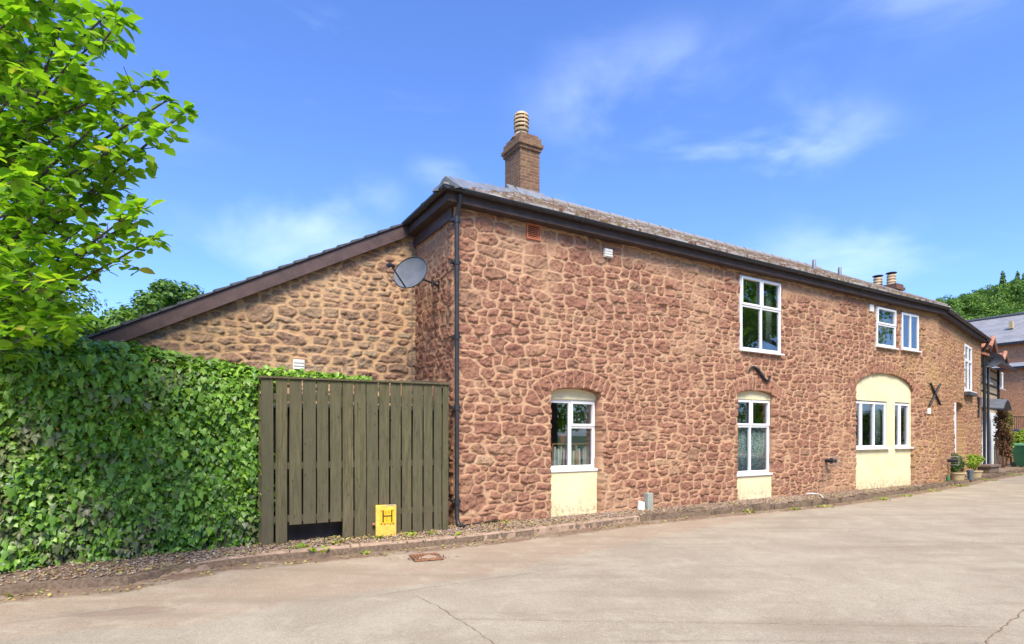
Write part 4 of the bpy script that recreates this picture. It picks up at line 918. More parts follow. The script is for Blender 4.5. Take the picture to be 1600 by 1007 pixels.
# ------------------------------------------------------------------ fence
fl, fr = gp(407, 854), gp(702, 828)
FF = Frame(fl[:2], (fr.x - fl.x, fr.y - fl.y)); FL = math.hypot(fr.x - fl.x, fr.y - fl.y)
fence = thing('wooden_fence', fl, 'green-brown vertical board fence panel between ivy hedge and stone cottage', 'fence')
zt0 = FF.tz(407, 591)[1]; zt1 = FF.tz(700, 602)[1]
nb = 15; edges = [407, 432, 455, 476, 497, 517, 536, 555, 574, 592, 610, 627, 644, 660.5, 676.5, 690]
edges = [409, 430.5, 452, 473.5, 495, 515.5, 535, 553.5, 572.5, 592, 610, 627.5, 644.5, 661.5, 677.5, 691]
rights = [427, 448.5, 471, 493, 512.5, 533, 551.5, 571, 590, 607.5, 625.5, 642, 659.5, 675, 689, 700]
for k in range(len(rights)):
    a = FF.tz(edges[k] if k else 408, 700)[0]; b = FF.tz(rights[k], 700)[0]
    if b - a < .04: continue
    zbot = .0
    if 2 <= k <= 5: zbot = .26
    zz0 = zt0 + (zt1 - zt0) * a / FL; zz1 = zt0 + (zt1 - zt0) * b / FL; rr = random.uniform(-.004, .004)
    g = MB(); P = FF.P; ns = 10; pr = None
    for s in range(ns):        # slightly warped board
        f0, f1 = s / ns, (s + 1) / ns; w0, w1 = rr * math.sin(f0 * 5), rr * math.sin(f1 * 5)
        A0 = zbot + (zz0 - zbot) * f0; A1 = zbot + (zz0 - zbot) * f1; B0 = zbot + (zz1 - zbot) * f0; B1 = zbot + (zz1 - zbot) * f1
        ring = lambda zA, zB, w: [P(a + w, .022 + w, zA), P(b + w, .022 - w, zB), P(b + w, -w, zB), P(a + w, w, zA)]
        if s == 0: g.v += [tuple(q) for q in ring(A0, B0, w0)]; g.f.append((3, 2, 1, 0)); g.uv.append(None)
        g.v += [tuple(q) for q in ring(A1, B1, w1)]; i = s * 4
        for j in range(4): g.f.append((i + j, i + (j + 1) % 4, i + 4 + (j + 1) % 4, i + 4 + j)); g.uv.append(None)
    g.f.append(tuple(ns * 4 + j for j in range(4))); g.uv.append(None)
    g.build('board', M['timber'], fence, bevel=.003, rn=random.random())
for (z, h) in ((1.03, .09), (1.98, .09), (.30, .09)):
    g = MB(); g.box(FF, .02, FL - .05, -.045, -.006, z, z + h); g.build('rail', M['timber'], fence, bevel=.003, rn=.3)
g = MB(); P = FF.P; g.hexa([P(-.03, .05, zt0), P(FL, .05, zt1), P(FL, -.06, zt1), P(-.03, -.06, zt0), P(-.03, .05, zt0 + .028), P(FL, .05, zt1 + .028), P(FL, -.06, zt1 + .028), P(-.03, -.06, zt0 + .028)]); g.build('capping_rail', M['timber'], fence, bevel=.004, rn=.1)
for t in (-.02, FL * .5, FL - .12):
    g = MB(); g.box(FF, t, t + .08, -.14, -.047, -.05, zt0 - .02); g.build('post', M['timber'], fence, bevel=.004, rn=.2)
st_ = thing('fence_backing', FF.P(FL * .5, -.5, 0), 'dark box with a grey metal rim, added behind the board fence to darken its gaps', 'dark box')  # dark box added behind the boards so their gaps look unlit
g = MB(); g.box(FF, .02, FL - .18, -.85, -.20, -.02, 1.88); g.build('body', M['timber_black'], st_); g = MB(); g.box(FF, .0, FL - .16, -.87, -.18, 1.885, 1.95); g.build('rim', plain('grey_blue_metal', (.52, .55, .57), .5, .1, 6, bumps=0), st_)
pp = at(668, 598, 9.3); g = MB(); F5 = Frame(pp[:2], FF.d); g.box(F5, -.25, .28, -.25, .0, 2.33, 2.36); g.box(F5, -.22, .24, -.22, -.02, 2.36, 2.385); tag(g.build('plank_lid', M['barge']), 'dark weathered planks lying just above the right end of the fence', 'planks')

# ------------------------------------------------------------------ hydrant marker
h0, h1 = gp(587, 840), gp(617, 836); HF = Frame(h0[:2], (.955, .30)); hw = .30; hh = .465
hy = thing('hydrant_marker', HF.P(hw / 2, 0, 0), 'small yellow concrete post with a black letter H in front of the fence', 'marker post')
g = MB(); g.box(HF, 0, hw, -.085, 0, -.05, hh); g.build('post', M['yellow'], hy, bevel=.012)
g = MB(); g.box(HF, hw * .21, hw * .90, .0005, .007, hh * .42, hh * .88); g.build('plate', M['yellow2'], hy, bevel=.003)
g = MB(); lx = hw * .32; rx = hw * .80; z0, z1 = hh * .465, hh * .845
g.box(HF, lx, lx + .020, .0075, .011, z0, z1); g.box(HF, rx - .018, rx, .0075, .011, z0, z1); g.box(HF, lx + .021, rx - .019, .0075, .011, hh * .645, hh * .68); g.build('letter', M['hblack'], hy)
g = MB()
def seg(x, z, w=.012, h=.006): g.box(HF, x, x + w, .0075, .0095, z, z + h)
for q in (.44, .60):          # worn upper digits
    x = hw * q; g = MB(); seg(x, hh * .80, .020, .006); seg(x, hh * .745, .020, .006); seg(x + .014, hh * .75, .006, .026); seg(x, hh * .75, .006, .026); g.build('digit', M['orange'], hy)
x = hw * .50; g = MB(); seg(x, hh * .60, .028, .006); seg(x, hh * .50, .030, .006); seg(x, hh * .505, .006, .046); 
g.build('digit', M['orange'], hy)
g = MB()
for q, w in ((.26, .02), (.84, .016)):
    for zq in (.43, .84): g = MB(); g.tube([HF.P(hw * q, .006, hh * zq), HF.P(hw * q, .014, hh * zq)], .008, 8); g.build('fixing_screw', M['rust'], hy)
g = MB()
for k in range(14): 
    x = random.uniform(.25, .88) * hw; z = hh * (.385 + random.uniform(-.01, .012)); s_ = random.uniform(.004, .012); g.box(HF, x, x + s_ * 1.6, .0005, .003, z, z + s_ * .6)
for k in range(16):
    x = random.uniform(.05, .92) * hw; z = hh * random.uniform(.05, .36); s_ = random.uniform(.002, .006); g.box(HF, x, x + s_, .0005, .002, z, z + s_)
g.build('paint_chips', M['rust'], hy)['kind'] = 'stuff'
g = MB(); g.box(HF, hw * .5, hw * .97, -.05, .003, hh - .014, hh + .003); g.build('worn_top', M['chip'], hy, bevel=.006)
g = MB(); g.tube([HF.P(0, -.03, hh * .40), HF.P(-.045, -.03, hh * .40)], .022, 8); g.build('bolt', M['rust'], hy)

# ------------------------------------------------------------------ ground, road, kerb, gravel
g = MB(); g.poly([(-700, -700, -.14), (900, -700, -.14), (900, 1100, -.14), (-700, 1100, -.14)]); tag(g.build('ground', M['grass'], origin=None), kind='structure')
kerb_px = [(200, 899), (270, 884), (350, 872), (425, 864), (500, 858), (575, 851), (650, 845), (740, 836), (850, 824), (1000, 806), (1160, 792), (1260, 784.5), (1340, 776), (1440, 761), (1500, 751.5), (1545, 743.5), (1600, 734)]
K = [gp(x, y, .02) for x, y in kerb_px]; K = [Vector((-5.6, 5.25, .0)), Vector((-4.75, 5.8, .0))] + K + [Vector((27, 27.3, .02)), Vector((40, 36, .02))]
def sd_poly(X, Y, pts):      # signed distance: positive towards the house
    best = np.full(X.shape, 1e9); sg = np.ones(X.shape)
    for a, b in zip(pts[:-1], pts[1:]):
        dx, dy = b[0] - a[0], b[1] - a[1]; L2 = dx * dx + dy * dy; s = np.clip(((X - a[0]) * dx + (Y - a[1]) * dy) / L2, 0, 1)
        d = np.hypot(X - a[0] - s * dx, Y - a[1] - s * dy); cr = dx * (Y - a[1]) - dy * (X - a[0]); m_ = d < best - 1e-9; best = np.where(m_, d, best); sg = np.where(m_, np.sign(cr), sg)
    return best * sg
bound = [gp(x, y, -.1) for x, y in ((-900, 1060), (-200, 1025), (0, 1003), (150, 983), (280, 982), (370, 962), (435, 946), (540, 930), (650, 915), (800, 894), (1000, 845), (1200, 806), (1400, 783), (1600, 742))]
xs = np.concatenate([np.arange(-14, 14, .055), np.arange(14, 46, .2)]); ys = np.concatenate([np.arange(-9, 2.8, .5), np.arange(2.8, 11, .055), np.arange(11, 42, .16)])
X, Y = np.meshgrid(xs, ys, indexing='ij'); sK = sd_poly(X, Y, [(-30, -6)] + [tuple(p[:2]) for p in K]); sB = sd_poly(X, Y, [tuple(p[:2]) for p in bound])
pink = sstep(sB, -.25, .25); dirt = sstep(sK, -.62, -.04); 
pc = gp(185, 957, -.1); patch = 1 - sstep(np.hypot((X - pc.x) / .62, (Y - pc.y) / .16 - (X - pc.x) * .8), .6, 1.1)
Zr = -.1 + fbm(X, Y, 2.5, 5, 2) * .012 + dirt * .012
nz = len(ys); I, J = np.meshgrid(np.arange(len(xs) - 1), np.arange(nz - 1), indexing='ij'); q = np.stack([I * nz + J, (I + 1) * nz + J, (I + 1) * nz + J + 1, I * nz + J + 1], -1)
keep = (sK < .4)[:-1, :-1]; q = q[keep].reshape(-1, 4)
road = tag(fast('road', np.stack([X, Y, Zr], -1).reshape(-1, 3), q, np.arange(len(q)) * 4, M['road'], attrs={'st': pink.ravel(), 'rn': dirt.ravel(), 'rn2': patch.ravel()}, smooth=True), kind='structure')
M['crack'] = plain('crack_fill', (.27, .19, .13), .95, .3, 20, bumps=.6)
def crack(pts, w):
    g = MB(); P = [gp(x, y, -.093) for x, y in pts]; q = []
    for a, b in zip(P[:-1], P[1:]):
        n = max(2, int((b - a).length / .06))
        for k in range(n): q.append(a.lerp(b, k / n) + Vector((random.uniform(-.012, .012), random.uniform(-.012, .012), 0)))
    q.append(P[-1])
    for a, b in zip(q[:-1], q[1:]):
        d = (b - a).normalized(); s = Vector((-d.y, d.x, 0)) * w * random.uniform(.35, 1.1); g.poly([a - s, b - s, b + s, a + s])
    g.build('crack', M['crack'], road)
crack([(650, 931), (690, 950), (712, 966), (745, 984), (775, 1010)], .0035); crack([(1605, 950), (1575, 975), (1550, 992), (1538, 1012)], .006); crack([(712, 966), (880, 970), (1100, 972), (1300, 975), (1545, 979)], .003); crack([(1545, 979), (1560, 985)], .003); crack([(960, 1002), (1200, 1000), (1400, 1003), (1530, 1004)], .003)
crack([(0, 975), (110, 962), (240, 945)], .005); crack([(590, 930), (800, 899), (1010, 870)], .003)
# verge slab behind the kerb (gravel strip and yard)
vg = []
for p in K: vg.append((p.x, p.y))
g = MB(); poly = [Vector((x, y, .0)) for x, y in vg] + [Vector((60, 60, 0)), Vector((-30, 60, 0)), Vector((-30, -6.2, 0))]
poly[0].z = poly[0].z
me_pts = poly; g.prism([Vector((p.x, p.y, -.005)) for p in me_pts], (0, 0, -.13)); tag(g.build('verge', M['gravelbed'], origin=None), kind='structure')
def kerb(name, pts, w, h, m, gap, jitter, ztop=.02):
    g = MB(); L = 0; seq = []
    for a, b in zip(pts[:-1], pts[1:]):
        n = max(1, int((b - a).length / .05))
        for k in range(n): seq.append(a.lerp(b, k / n))
    seq.append(pts[-1]); d_ = 0; start = 0; i = 0; starts = [0]
    for i in range(1, len(seq)):
        d_ += (seq[i] - seq[i - 1]).length
        if d_ > gap: starts.append(i); d_ = 0
    starts.append(len(seq) - 1)
    for s, e in zip(starts[:-1], starts[1:]):
        if e - s < 2: continue
        zo = random.uniform(-.006, .006) * jitter; oo = random.uniform(-.006, .006) * jitter; base = len(g.v); cnt = 0
        P_ = seq[s:e + 1]
        for k, p in enumerate(P_):
            q0 = P_[max(k - 1, 0)]; q1 = P_[min(k + 1, len(P_) - 1)]; d = (q1 - q0).normalized(); nn = Vector((-d.y, d.x, 0))
            sh = (d * .006) if k == 0 else ((-d * .006) if k == len(P_) - 1 else Vector((0, 0, 0)))
            zz = p.z + zo + random.uniform(-.004, .004) * jitter; rr = [random.uniform(-.004, .004) * jitter for _ in range(4)]
            f = p + sh + nn * (oo + .0)
            for (a_, z_) in ((0, zz - h), (0.004 + rr[0], zz - .03), (.012 + rr[1], zz - .010), (.028 + rr[2], zz), (w, zz + rr[3]), (w, zz - h)): v = f + nn * a_; g.v.append((v.x, v.y, z_))
            cnt += 1
        for k in range(cnt - 1):
            for j in range(5): a = base + k * 6 + j; g.f.append((a, a + 6, a + 7, a + 1)); g.uv.append(None)
        g.f.append(tuple(base + j for j in range(6))); g.f.append(tuple(base + (cnt - 1) * 6 + j for j in range(5, -1, -1))); g.uv += [None, None]
    return tag(g.build(name, m, smooth=True, origin=None), kind='structure')
for p, z in zip(K, (-.09, -.085, -.07, -.03, .01)): p.z = z
kerb('kerb', K[2:12], .10, .15, M['kerb'], .88, 1.0); kerb('kerb', K[11:], .16, .2, M['kerb_old'], .6, 4.0)

# template geometry for scattered stones and leaves
def scatter(name, tv, tf, P, Rm, s, m, parent=None, attrs=None, origin=None, smooth=False):
    tv = np.asarray(tv, float); n, k = len(P), len(tv)
    V = P[:, None, :] + np.einsum('vj,njk->nvk', tv, Rm) * np.asarray(s).reshape(n, 1, -1)
    L = np.concatenate([np.asarray(f) for f in tf]); ln = np.array([len(f) for f in tf]); st = np.concatenate([[0], np.cumsum(ln)[:-1]])
    LL = (np.arange(n)[:, None] * k + L[None]).ravel(); SS = (np.arange(n)[:, None] * len(L) + st[None]).ravel()
    at_ = {a: np.repeat(np.asarray(v, float), k) for a, v in (attrs or {}).items()}
    return fast(name, V.reshape(-1, 3), LL, SS, m, parent, origin, at_, smooth)
def rot_basis(N, U):         # rows: x axis, y axis (leaf length), z axis (normal)
    N = N / np.linalg.norm(N, axis=1, keepdims=True); U = U - N * (U * N).sum(1, keepdims=True); U /= np.linalg.norm(U, axis=1, keepdims=True) + 1e-9
    return np.stack([np.cross(U, N), U, N], 1)
ph = (1 + 5 ** .5) / 2
ico = np.array([(-1, ph, 0), (1, ph, 0), (-1, -ph, 0), (1, -ph, 0), (0, -1, ph), (0, 1, ph), (0, -1, -ph), (0, 1, -ph), (ph, 0, -1), (ph, 0, 1), (-ph, 0, -1), (-ph, 0, 1)]) / 1.9
icf = [(0, 11, 5), (0, 5, 1), (0, 1, 7), (0, 7, 10), (0, 10, 11), (1, 5, 9), (5, 11, 4), (11, 10, 2), (10, 7, 6), (7, 1, 8), (3, 9, 4), (3, 4, 2), (3, 2, 6), (3, 6, 8), (3, 8, 9), (4, 9, 5), (2, 4, 11), (6, 2, 10), (8, 6, 7), (9, 8, 1)]
# pebbles between kerb and wall
def strip_points(n, lo, hi, xr, yr, near=None):
    out_ = []
    Kp = [tuple(p[:2]) for p in K]
    x = rng.uniform(xr[0], xr[1], n * 14); y = rng.uniform(yr[0], yr[1], n * 14); d = sd_poly(x, y, Kp)
    q = (x - A.o[0]) * A.n[0] + (y - A.o[1]) * A.n[1]; tt = (x - A.o[0]) * A.d[0] + (y - A.o[1]) * A.d[1]
    ok = (d > lo) & (d < hi) & ((q > -.02) | (tt < 0)); return np.stack([x[ok], y[ok]], 1)[:n]
pts_ok = lambda p: p[(p[:, 0] > -3.6) | (rng.random(len(p)) < np.clip((p[:, 0] + 6.2) / 2.6, .12, 1) * .8)]
pts = np.concatenate([pts_ok(strip_points(13000, .08, 1.1, (-5.6, 7), (4.9, 14))), strip_points(4500, .12, 1.0, (6, 15), (12, 19.5))])
n = len(pts); sz = rng.uniform(.007, .019, n); Rm = rot_basis(rng.normal(size=(n, 3)), rng.normal(size=(n, 3)))
P3 = np.column_stack([pts, sz * .25 + rng.uniform(0, .008, n)]); S3 = np.column_stack([sz * rng.uniform(.8, 1.3, n), sz * rng.uniform(.8, 1.3, n), sz * rng.uniform(.55, .9, n)])
tag(scatter('gravel', ico, icf, P3, Rm, S3, M['pebble'], attrs={'rn': rng.random(n)}, smooth=True), 'mixed brown and grey pebbles in the strip along the house wall', 'gravel', kind='stuff')
# leaf templates
ivyT = [(0, -.02, 0), (.36, -.22, -.07), (.44, .06, .0), (.64, .26, -.10), (.38, .46, .0), (.03, .98, -.14), (-.36, .48, .0), (-.62, .28, -.10), (-.44, .06, .0), (-.38, -.20, -.07), (0, .22, .07)]
ivyF = [(10, 0, 1, 2), (10, 2, 3, 4), (10, 4, 5), (10, 5, 6), (10, 6, 7, 8), (10, 8, 9, 0)]
ovT = [(0, 0, 0), (.22, .15, .05), (.33, .42, .07), (.24, .72, .03), (0, 1, -.08), (-.24, .72, .03), (-.33, .42, .07), (-.22, .15, .05), (0, .25, -.01), (0, .6, -.02)]
ovF = [(0, 1, 8), (1, 2, 9, 8), (2, 3, 9), (3, 4, 9), (4, 5, 9), (5, 6, 9), (6, 7, 8, 9), (7, 0, 8)]
quT = [(0, 0, 0), (.3, .4, .06), (0, 1, -.04), (-.3, .4, .06)]; quF = [(0, 1, 2), (0, 2, 3)]
# leaf litter on the ground and road edge
def litter(name, n, lo, hi, xr, yr, zfun, s, lab, m='litter'):
    p = strip_points(n, lo, hi, xr, yr); k = len(p); d = sd_poly(p[:, 0], p[:, 1], [tuple(q[:2]) for q in K]); 
    clump = vn(p[:, 0], p[:, 1], .35, 77) + .5 > rng.random(k) * .8 + .12; p = p[clump]; d = d[clump]; k = len(p)
    N = rng.normal(size=(k, 3)) * .35; N[:, 2] = 1; Rm = rot_basis(N, rng.normal(size=(k, 3))); z = np.where(d > 0, .026, -.085) + rng.uniform(0, .012, k)
    return tag(scatter(name, quT if s < .03 else ovT, quF if s < .03 else ovF, np.column_stack([p, z]), Rm, rng.uniform(.5, 1.2, k) * s, M[m], attrs={'rn': rng.random(k), 'rn2': np.zeros(k)}), lab, 'leaf litter', kind='stuff')
litter('leaf_litter', 4200, -.30, 1.1, (-5.9, 3), (4.9, 10), None, .042, 'fallen yellow and brown leaves scattered along the near kerb and fence foot')
litter('leaf_litter', 2600, -.35, .7, (2, 16), (9.5, 20), None, .04, 'fallen leaves gathered along the darker kerb by the far half of the cottage')
# weeds along the kerb foot
def tuft_field(name, spots, m, lab):
    V = []; P_, N_, U_, S_ = [], [], [], []
    for (x, y, z, r_, n) in spots:
        for k in range(n):
            a = random.uniform(0, 6.28); q = random.random() ** .5 * r_; P_.append((x + math.cos(a) * q, y + math.sin(a) * q, z)); N_.append((-math.cos(a) * .6, -math.sin(a) * .6, .7)); U_.append((math.cos(a) * .7, math.sin(a) * .7, .6)); S_.append(random.uniform(.045, .10))
    n = len(P_); return tag(scatter(name, ovT, ovF, np.array(P_), rot_basis(np.array(N_), np.array(U_)), np.array(S_), M[m], attrs={'rn': rng.random(n), 'rn2': np.zeros(n)}), lab, 'weeds', kind='stuff')
sp = []
for px, py, r_, n, z in ((468, 858, .10, 14, .0), (500, 862, .12, 12, 0), (520, 850, .1, 10, 0), (590, 842, .06, 12, 0), (335, 886, .06, 8, -.1), (572, 867, .05, 6, -.1), (640, 838, .08, 8, 0), (678, 836, .06, 6, 0), (710, 838, .07, 7, 0), (785, 817, .08, 7, 0), (30, 930, .15, 12, -.09), (225, 895, .14, 14, -.05), (260, 893, .1, 8, -.05), (70, 915, .2, 16, -.09),
                         (1415, 776, .2, 16, -.09), (1380, 781, .2, 14, -.09), (1290, 793, .15, 10, -.09), (1460, 768, .2, 14, -.09), (1500, 760, .25, 18, -.09), (1545, 751, .3, 24, -.09), (1585, 743, .4, 26, -.09), (1240, 797, .1, 8, -.09), (1170, 801, .12, 10, -.09)):
    p = gp(px, py, z); sp.append((p.x, p.y, z, r_, n))
tuft_field('weeds', sp, 'shrub_y', 'small bright green weeds growing along the kerb and gravel')
# road gulley
gc = gp(668, 872, -.09)
dr = thing('drain_gulley', gc, 'rusty gulley grate choked with brown silt at the road edge', 'drain')
GF = Frame((gc.x - .17, gc.y - .06), (.93, .36)); g = MB()
for k in range(9): g.box(GF, .04 * k, .04 * k + .018, -.20, .14, -.088, -.078)
g.box(GF, -.02, .36, -.22, -.2, -.09, -.077); g.box(GF, -.02, .36, .14, .16, -.09, -.077); g.build('grate', M['rust'], dr)
g = MB(); g.box(GF, -.02, .36, -.22, .16, -.094, -.089); g.build('silt', M['dark_debris'], dr)
g = MB(); cx_, cy_ = gc.x + .02, gc.y + .02; V_ = [(cx_ - .16, cy_ - .10, -.088), (cx_ - .02, cy_ - .13, -.086), (cx_ + .14, cy_ - .04, -.088), (cx_ + .10, cy_ + .08, -.086), (cx_ - .06, cy_ + .06, -.088)]
for k in range(5): g.poly([V_[k], V_[(k + 1) % 5], (cx_ - .01, cy_ - .02, -.045)])
g.build('silt_mound', M['silt'], dr)
n = 260; pp = np.column_stack([gc.x + rng.normal(0, .13, n), gc.y + rng.normal(.02, .09, n), np.full(n, -.083)]); Rm = rot_basis(np.column_stack([rng.normal(0, .3, n), rng.normal(0, .3, n), np.ones(n)]), rng.normal(size=(n, 3)))
scatter('debris', quT, quF, pp, Rm, rng.uniform(.01, .045, n), M['dark_debris'], dr)['kind'] = 'stuff'

# ------------------------------------------------------------------ ivy hedge
def ivy_surface(n, pathpts, zfun, thick, seed):
    r = np.random.default_rng(seed); pth = [Vector(p) for p in pathpts]; Ls = [(b - a).length for a, b in zip(pth[:-1], pth[1:])]; tot = sum(Ls)
    u = r.random(n) * tot; P = np.zeros((n, 2)); D = np.zeros((n, 2)); acc = 0
    for a, b, l in zip(pth[:-1], pth[1:], Ls):
        m_ = (u >= acc) & (u <= acc + l); f = ((u - acc) / l)[:, None]; P = np.where(m_[:, None], np.array(a[:2]) * (1 - f) + np.array(b[:2]) * f, P); D = np.where(m_[:, None], np.array((b - a)[:2]) / l, D); acc += l
    return u, P, D, tot
hp_ = [(-7.6, 4.9, 0), (-5.62, 6.22, 0), (-4.6, 6.98, 0), (-3.50, 7.74, 0), (-3.40, 7.98, 0), (-3.50, 8.4, 0)]
hedge = thing('ivy_hedge', (-5.0, 6.9, 0), 'tall dense ivy-covered hedge wall at the left beside the board fence', 'hedge')
n = 30000; u, P2, D2, tot = ivy_surface(n, hp_, None, .6, 3); Nrm = np.stack([D2[:, 1], -D2[:, 0]], 1)
hz = lambda u: 2.62 - .22 * sstep(u, 3.2, 5.3) - .06 * np.sin(u * 2.1) * 0 + .015 * np.sin(u * 5.3)
z = rng.random(n) ** .95 * (hz(u) + .02); bulge = fbm(u, z, .5, 91, 3) * .17 + fbm(u, z, .12, 95, 2) * .05; rnd = sstep(z, hz(u) - .35, hz(u)) ** 2 * .22; low = sstep(z, .35, 0) * .0
off = bulge - rnd - low + rng.normal(0, .045, n)
P3 = np.column_stack([P2 + Nrm * off[:, None], z]); N3 = np.column_stack([Nrm * 1.0, .80 + 1.0 * sstep(z, hz(u) - .3, hz(u))]) + rng.normal(0, .42, (n, 3))
U3 = np.column_stack([Nrm * .75, -np.ones(n)]) + rng.normal(0, .38, (n, 3))
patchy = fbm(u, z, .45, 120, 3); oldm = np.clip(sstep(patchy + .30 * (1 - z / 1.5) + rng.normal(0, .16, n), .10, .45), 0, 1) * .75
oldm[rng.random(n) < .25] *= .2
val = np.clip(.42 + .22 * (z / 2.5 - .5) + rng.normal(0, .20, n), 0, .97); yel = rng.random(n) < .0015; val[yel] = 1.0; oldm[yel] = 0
# the top of the hedge
m2 = 5000; u2, Pt, Dt, _ = ivy_surface(m2, hp_[:5], None, .6, 8); Nt = np.stack([Dt[:, 1], -Dt[:, 0]], 1); dep = rng.uniform(-.75, .0, m2); zt_ = hz(u2) + fbm(u2, dep, .35, 133, 2) * .09 - .10 * sstep(dep, -.25, 0)
Pt3 = np.column_stack([Pt + Nt * dep[:, None], zt_ + rng.normal(0, .02, m2)]); Nt3 = np.column_stack([rng.normal(0, .5, (m2, 2)) + Nt * .3, np.ones(m2)]); Ut3 = rng.normal(size=(m2, 3)) + np.column_stack([Nt, np.zeros(m2)])
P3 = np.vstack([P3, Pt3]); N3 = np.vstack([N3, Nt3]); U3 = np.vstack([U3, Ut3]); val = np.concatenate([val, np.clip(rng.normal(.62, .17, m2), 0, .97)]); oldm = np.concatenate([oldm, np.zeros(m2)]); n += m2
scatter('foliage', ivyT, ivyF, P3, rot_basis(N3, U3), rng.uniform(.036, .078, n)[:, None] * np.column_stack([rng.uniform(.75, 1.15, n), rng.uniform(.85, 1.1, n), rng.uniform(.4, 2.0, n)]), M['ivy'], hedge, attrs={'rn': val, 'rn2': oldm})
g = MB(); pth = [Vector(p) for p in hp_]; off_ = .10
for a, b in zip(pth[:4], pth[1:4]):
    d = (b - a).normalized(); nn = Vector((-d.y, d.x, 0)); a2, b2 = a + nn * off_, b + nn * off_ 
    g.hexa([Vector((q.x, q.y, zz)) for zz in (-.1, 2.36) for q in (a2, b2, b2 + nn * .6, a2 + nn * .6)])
g.build('shade_core', M['hedge_core'], hedge)  # solid dark core standing for the shade behind the leaves
g = MB()
for k in range(16):
    f = random.random() * 3.6; i = 1 if f < 1.3 else 2; a, b = pth[i], pth[i + 1]; p = a.lerp(b, random.random()); d = (b - a).normalized(); nn = Vector((d.y, -d.x, 0)); p = p - nn * random.uniform(.0, .08)
    g.tube([p + Vector((0, 0, -.05)), p + Vector((random.uniform(-.05, .05), random.uniform(-.03, .03), .25)), p + Vector((random.uniform(-.1, .1), random.uniform(-.03, .03), .6))], [.012, .009, .006], 6)
g.build('stems', M['bark'], hedge)
# low green shrub at its right foot
def bush(name, c, rx, ry, rz, n, s, m, lab, cat='shrub', tmpl=(ovT, ovF), group=None, flat=.0, parent=None, seed=1, stems=True, lumps=9):
    r = np.random.default_rng(seed); root = parent or thing(name, c, lab, cat, group)
    cs = r.normal(size=(lumps, 3)); cs /= np.linalg.norm(cs, axis=1, keepdims=True); cs *= r.uniform(.25, .7, (lumps, 1)); k = r.integers(0, lumps, n)
    d = r.normal(size=(n, 3)); d /= np.linalg.norm(d, axis=1, keepdims=True); p = cs[k] + d * r.uniform(.25, .45, (n, 1)) ; p = p * np.array([rx, ry, rz]); P_ = p + np.array([c[0], c[1], c[2] + rz * 1.0]); P_[:, 2] = np.maximum(P_[:, 2], c[2] + .02)
    N = d + r.normal(0, .5, (n, 3)) + np.array([0, 0, .5]); U = d * .7 + r.normal(0, .6, (n, 3)) + np.array([0, 0, -.1])
    scatter('foliage', tmpl[0], tmpl[1], P_, rot_basis(N, U), r.uniform(.7, 1.25, n) * s, M[m], root, attrs={'rn': np.clip(r.normal(.5, .25, n), 0, 1), 'rn2': np.zeros(n)})
    if stems:
        g = MB()
        for q in cs: g.tube([Vector(c), Vector(c) + Vector((q[0] * rx * .5, q[1] * ry * .5, rz * .6)), Vector((q[0] * rx + c[0], q[1] * ry + c[1], q[2] * rz + c[2] + rz))], [.02 * rz + .006, .012 * rz + .004, .004], 6)
        g.build('stems', M['bark'], root)
    return root
c = gp(392, 850); bush('box_shrub', (c.x, c.y + .02, 0), .26, .2, .30, 1500, .032, 'shrub', 'small-leaved green shrub at the foot of the hedge next to the fence', seed=4)
# ivy behind the top of the fence
ivt = thing('climbing_ivy', FF.P(.7, -.5, 0), 'strand of green ivy showing above the fence top before the gable wall', 'ivy')
n = 900; tt = rng.uniform(.05, 1.6, n); oo = rng.uniform(-.75, -.2, n); zz = 2.30 + rng.random(n) * (.16 - .05 * tt) ; P3 = np.array([FF.P(a, b, c_)[:] for a, b, c_ in zip(tt, oo, zz)])
scatter('foliage', ivyT, ivyF, P3, rot_basis(rng.normal(0, .5, (n, 3)) + np.array([.1, -.5, .8]), rng.normal(size=(n, 3))), rng.uniform(.04, .07, n), M['ivy'], ivt, attrs={'rn': np.clip(rng.normal(.6, .2, n), 0, .95), 'rn2': np.zeros(n)})
g = MB(); g.tube([FF.P(.05, -.45, 2.3), FF.P(.8, -.5, 2.33), FF.P(1.6, -.5, 2.28)], .012, 6); 
for t in (.3, 1.1): g.tube([FF.P(t, -.5, 0), FF.P(t + .05, -.48, 1.2), FF.P(t + .1, -.5, 2.32)], .012, 6)
g.build('stems', M['bark'], ivt)

# ------------------------------------------------------------------ near tree at the left
tree = thing('broadleaf_tree', (-7.6, 7.6, 0), 'leafy bright green tree overhanging the hedge at the left', 'tree')
g = MB(); trunk = smooth_path([(-7.6, 7.6, -.1), (-7.55, 7.5, 1.6), (-7.4, 7.3, 3.2), (-7.3, 7.1, 5.0), (-7.3, 7.0, 7.4)], 5); nT = len(trunk); g.tube(trunk, [.20 - .15 * k / nT for k in range(nT)], 12); g.build('trunk', M['bark'], tree, smooth=True)
targets = [(285, 183, 4.4), (255, 165, 4.6), (238, 130, 4.9), (215, 215, 4.4), (175, 20, 4.6), (130, 20, 5.0), (185, 40, 4.3), (150, 70, 5.2), (238, 378, 4.6), (205, 350, 5.0), (215, 330, 4.3), (160, 300, 5.2), (200, 270, 4.9), (185, 230, 4.6), (125, 410, 4.8),
           (100, 480, 5.0), (115, 505, 4.6), (70, 500, 4.9), (20, 515, 4.6), (90, 440, 4.3), (40, 440, 5.3), (60, 380, 4.6), (100, 330, 5.0), (20, 330, 5.2), (120, 240, 5.2), (60, 240, 4.6), (10, 200, 5.0), (100, 160, 4.8), (40, 120, 4.4), (150, 140, 5.0), (90, 60, 4.8), (20, 30, 4.6), (60, 10, 5.3), (110, 100, 4.4), (150, 200, 4.6), (175, 150, 4.5), (30, 280, 4.2), (90, 290, 4.5), (130, 360, 4.7), (0, 400, 4.4), (10, 100, 5.1), (60, 180, 5.4), (50, 330, 5.4), (15, 470, 5.3), (100, 400, 5.3)]
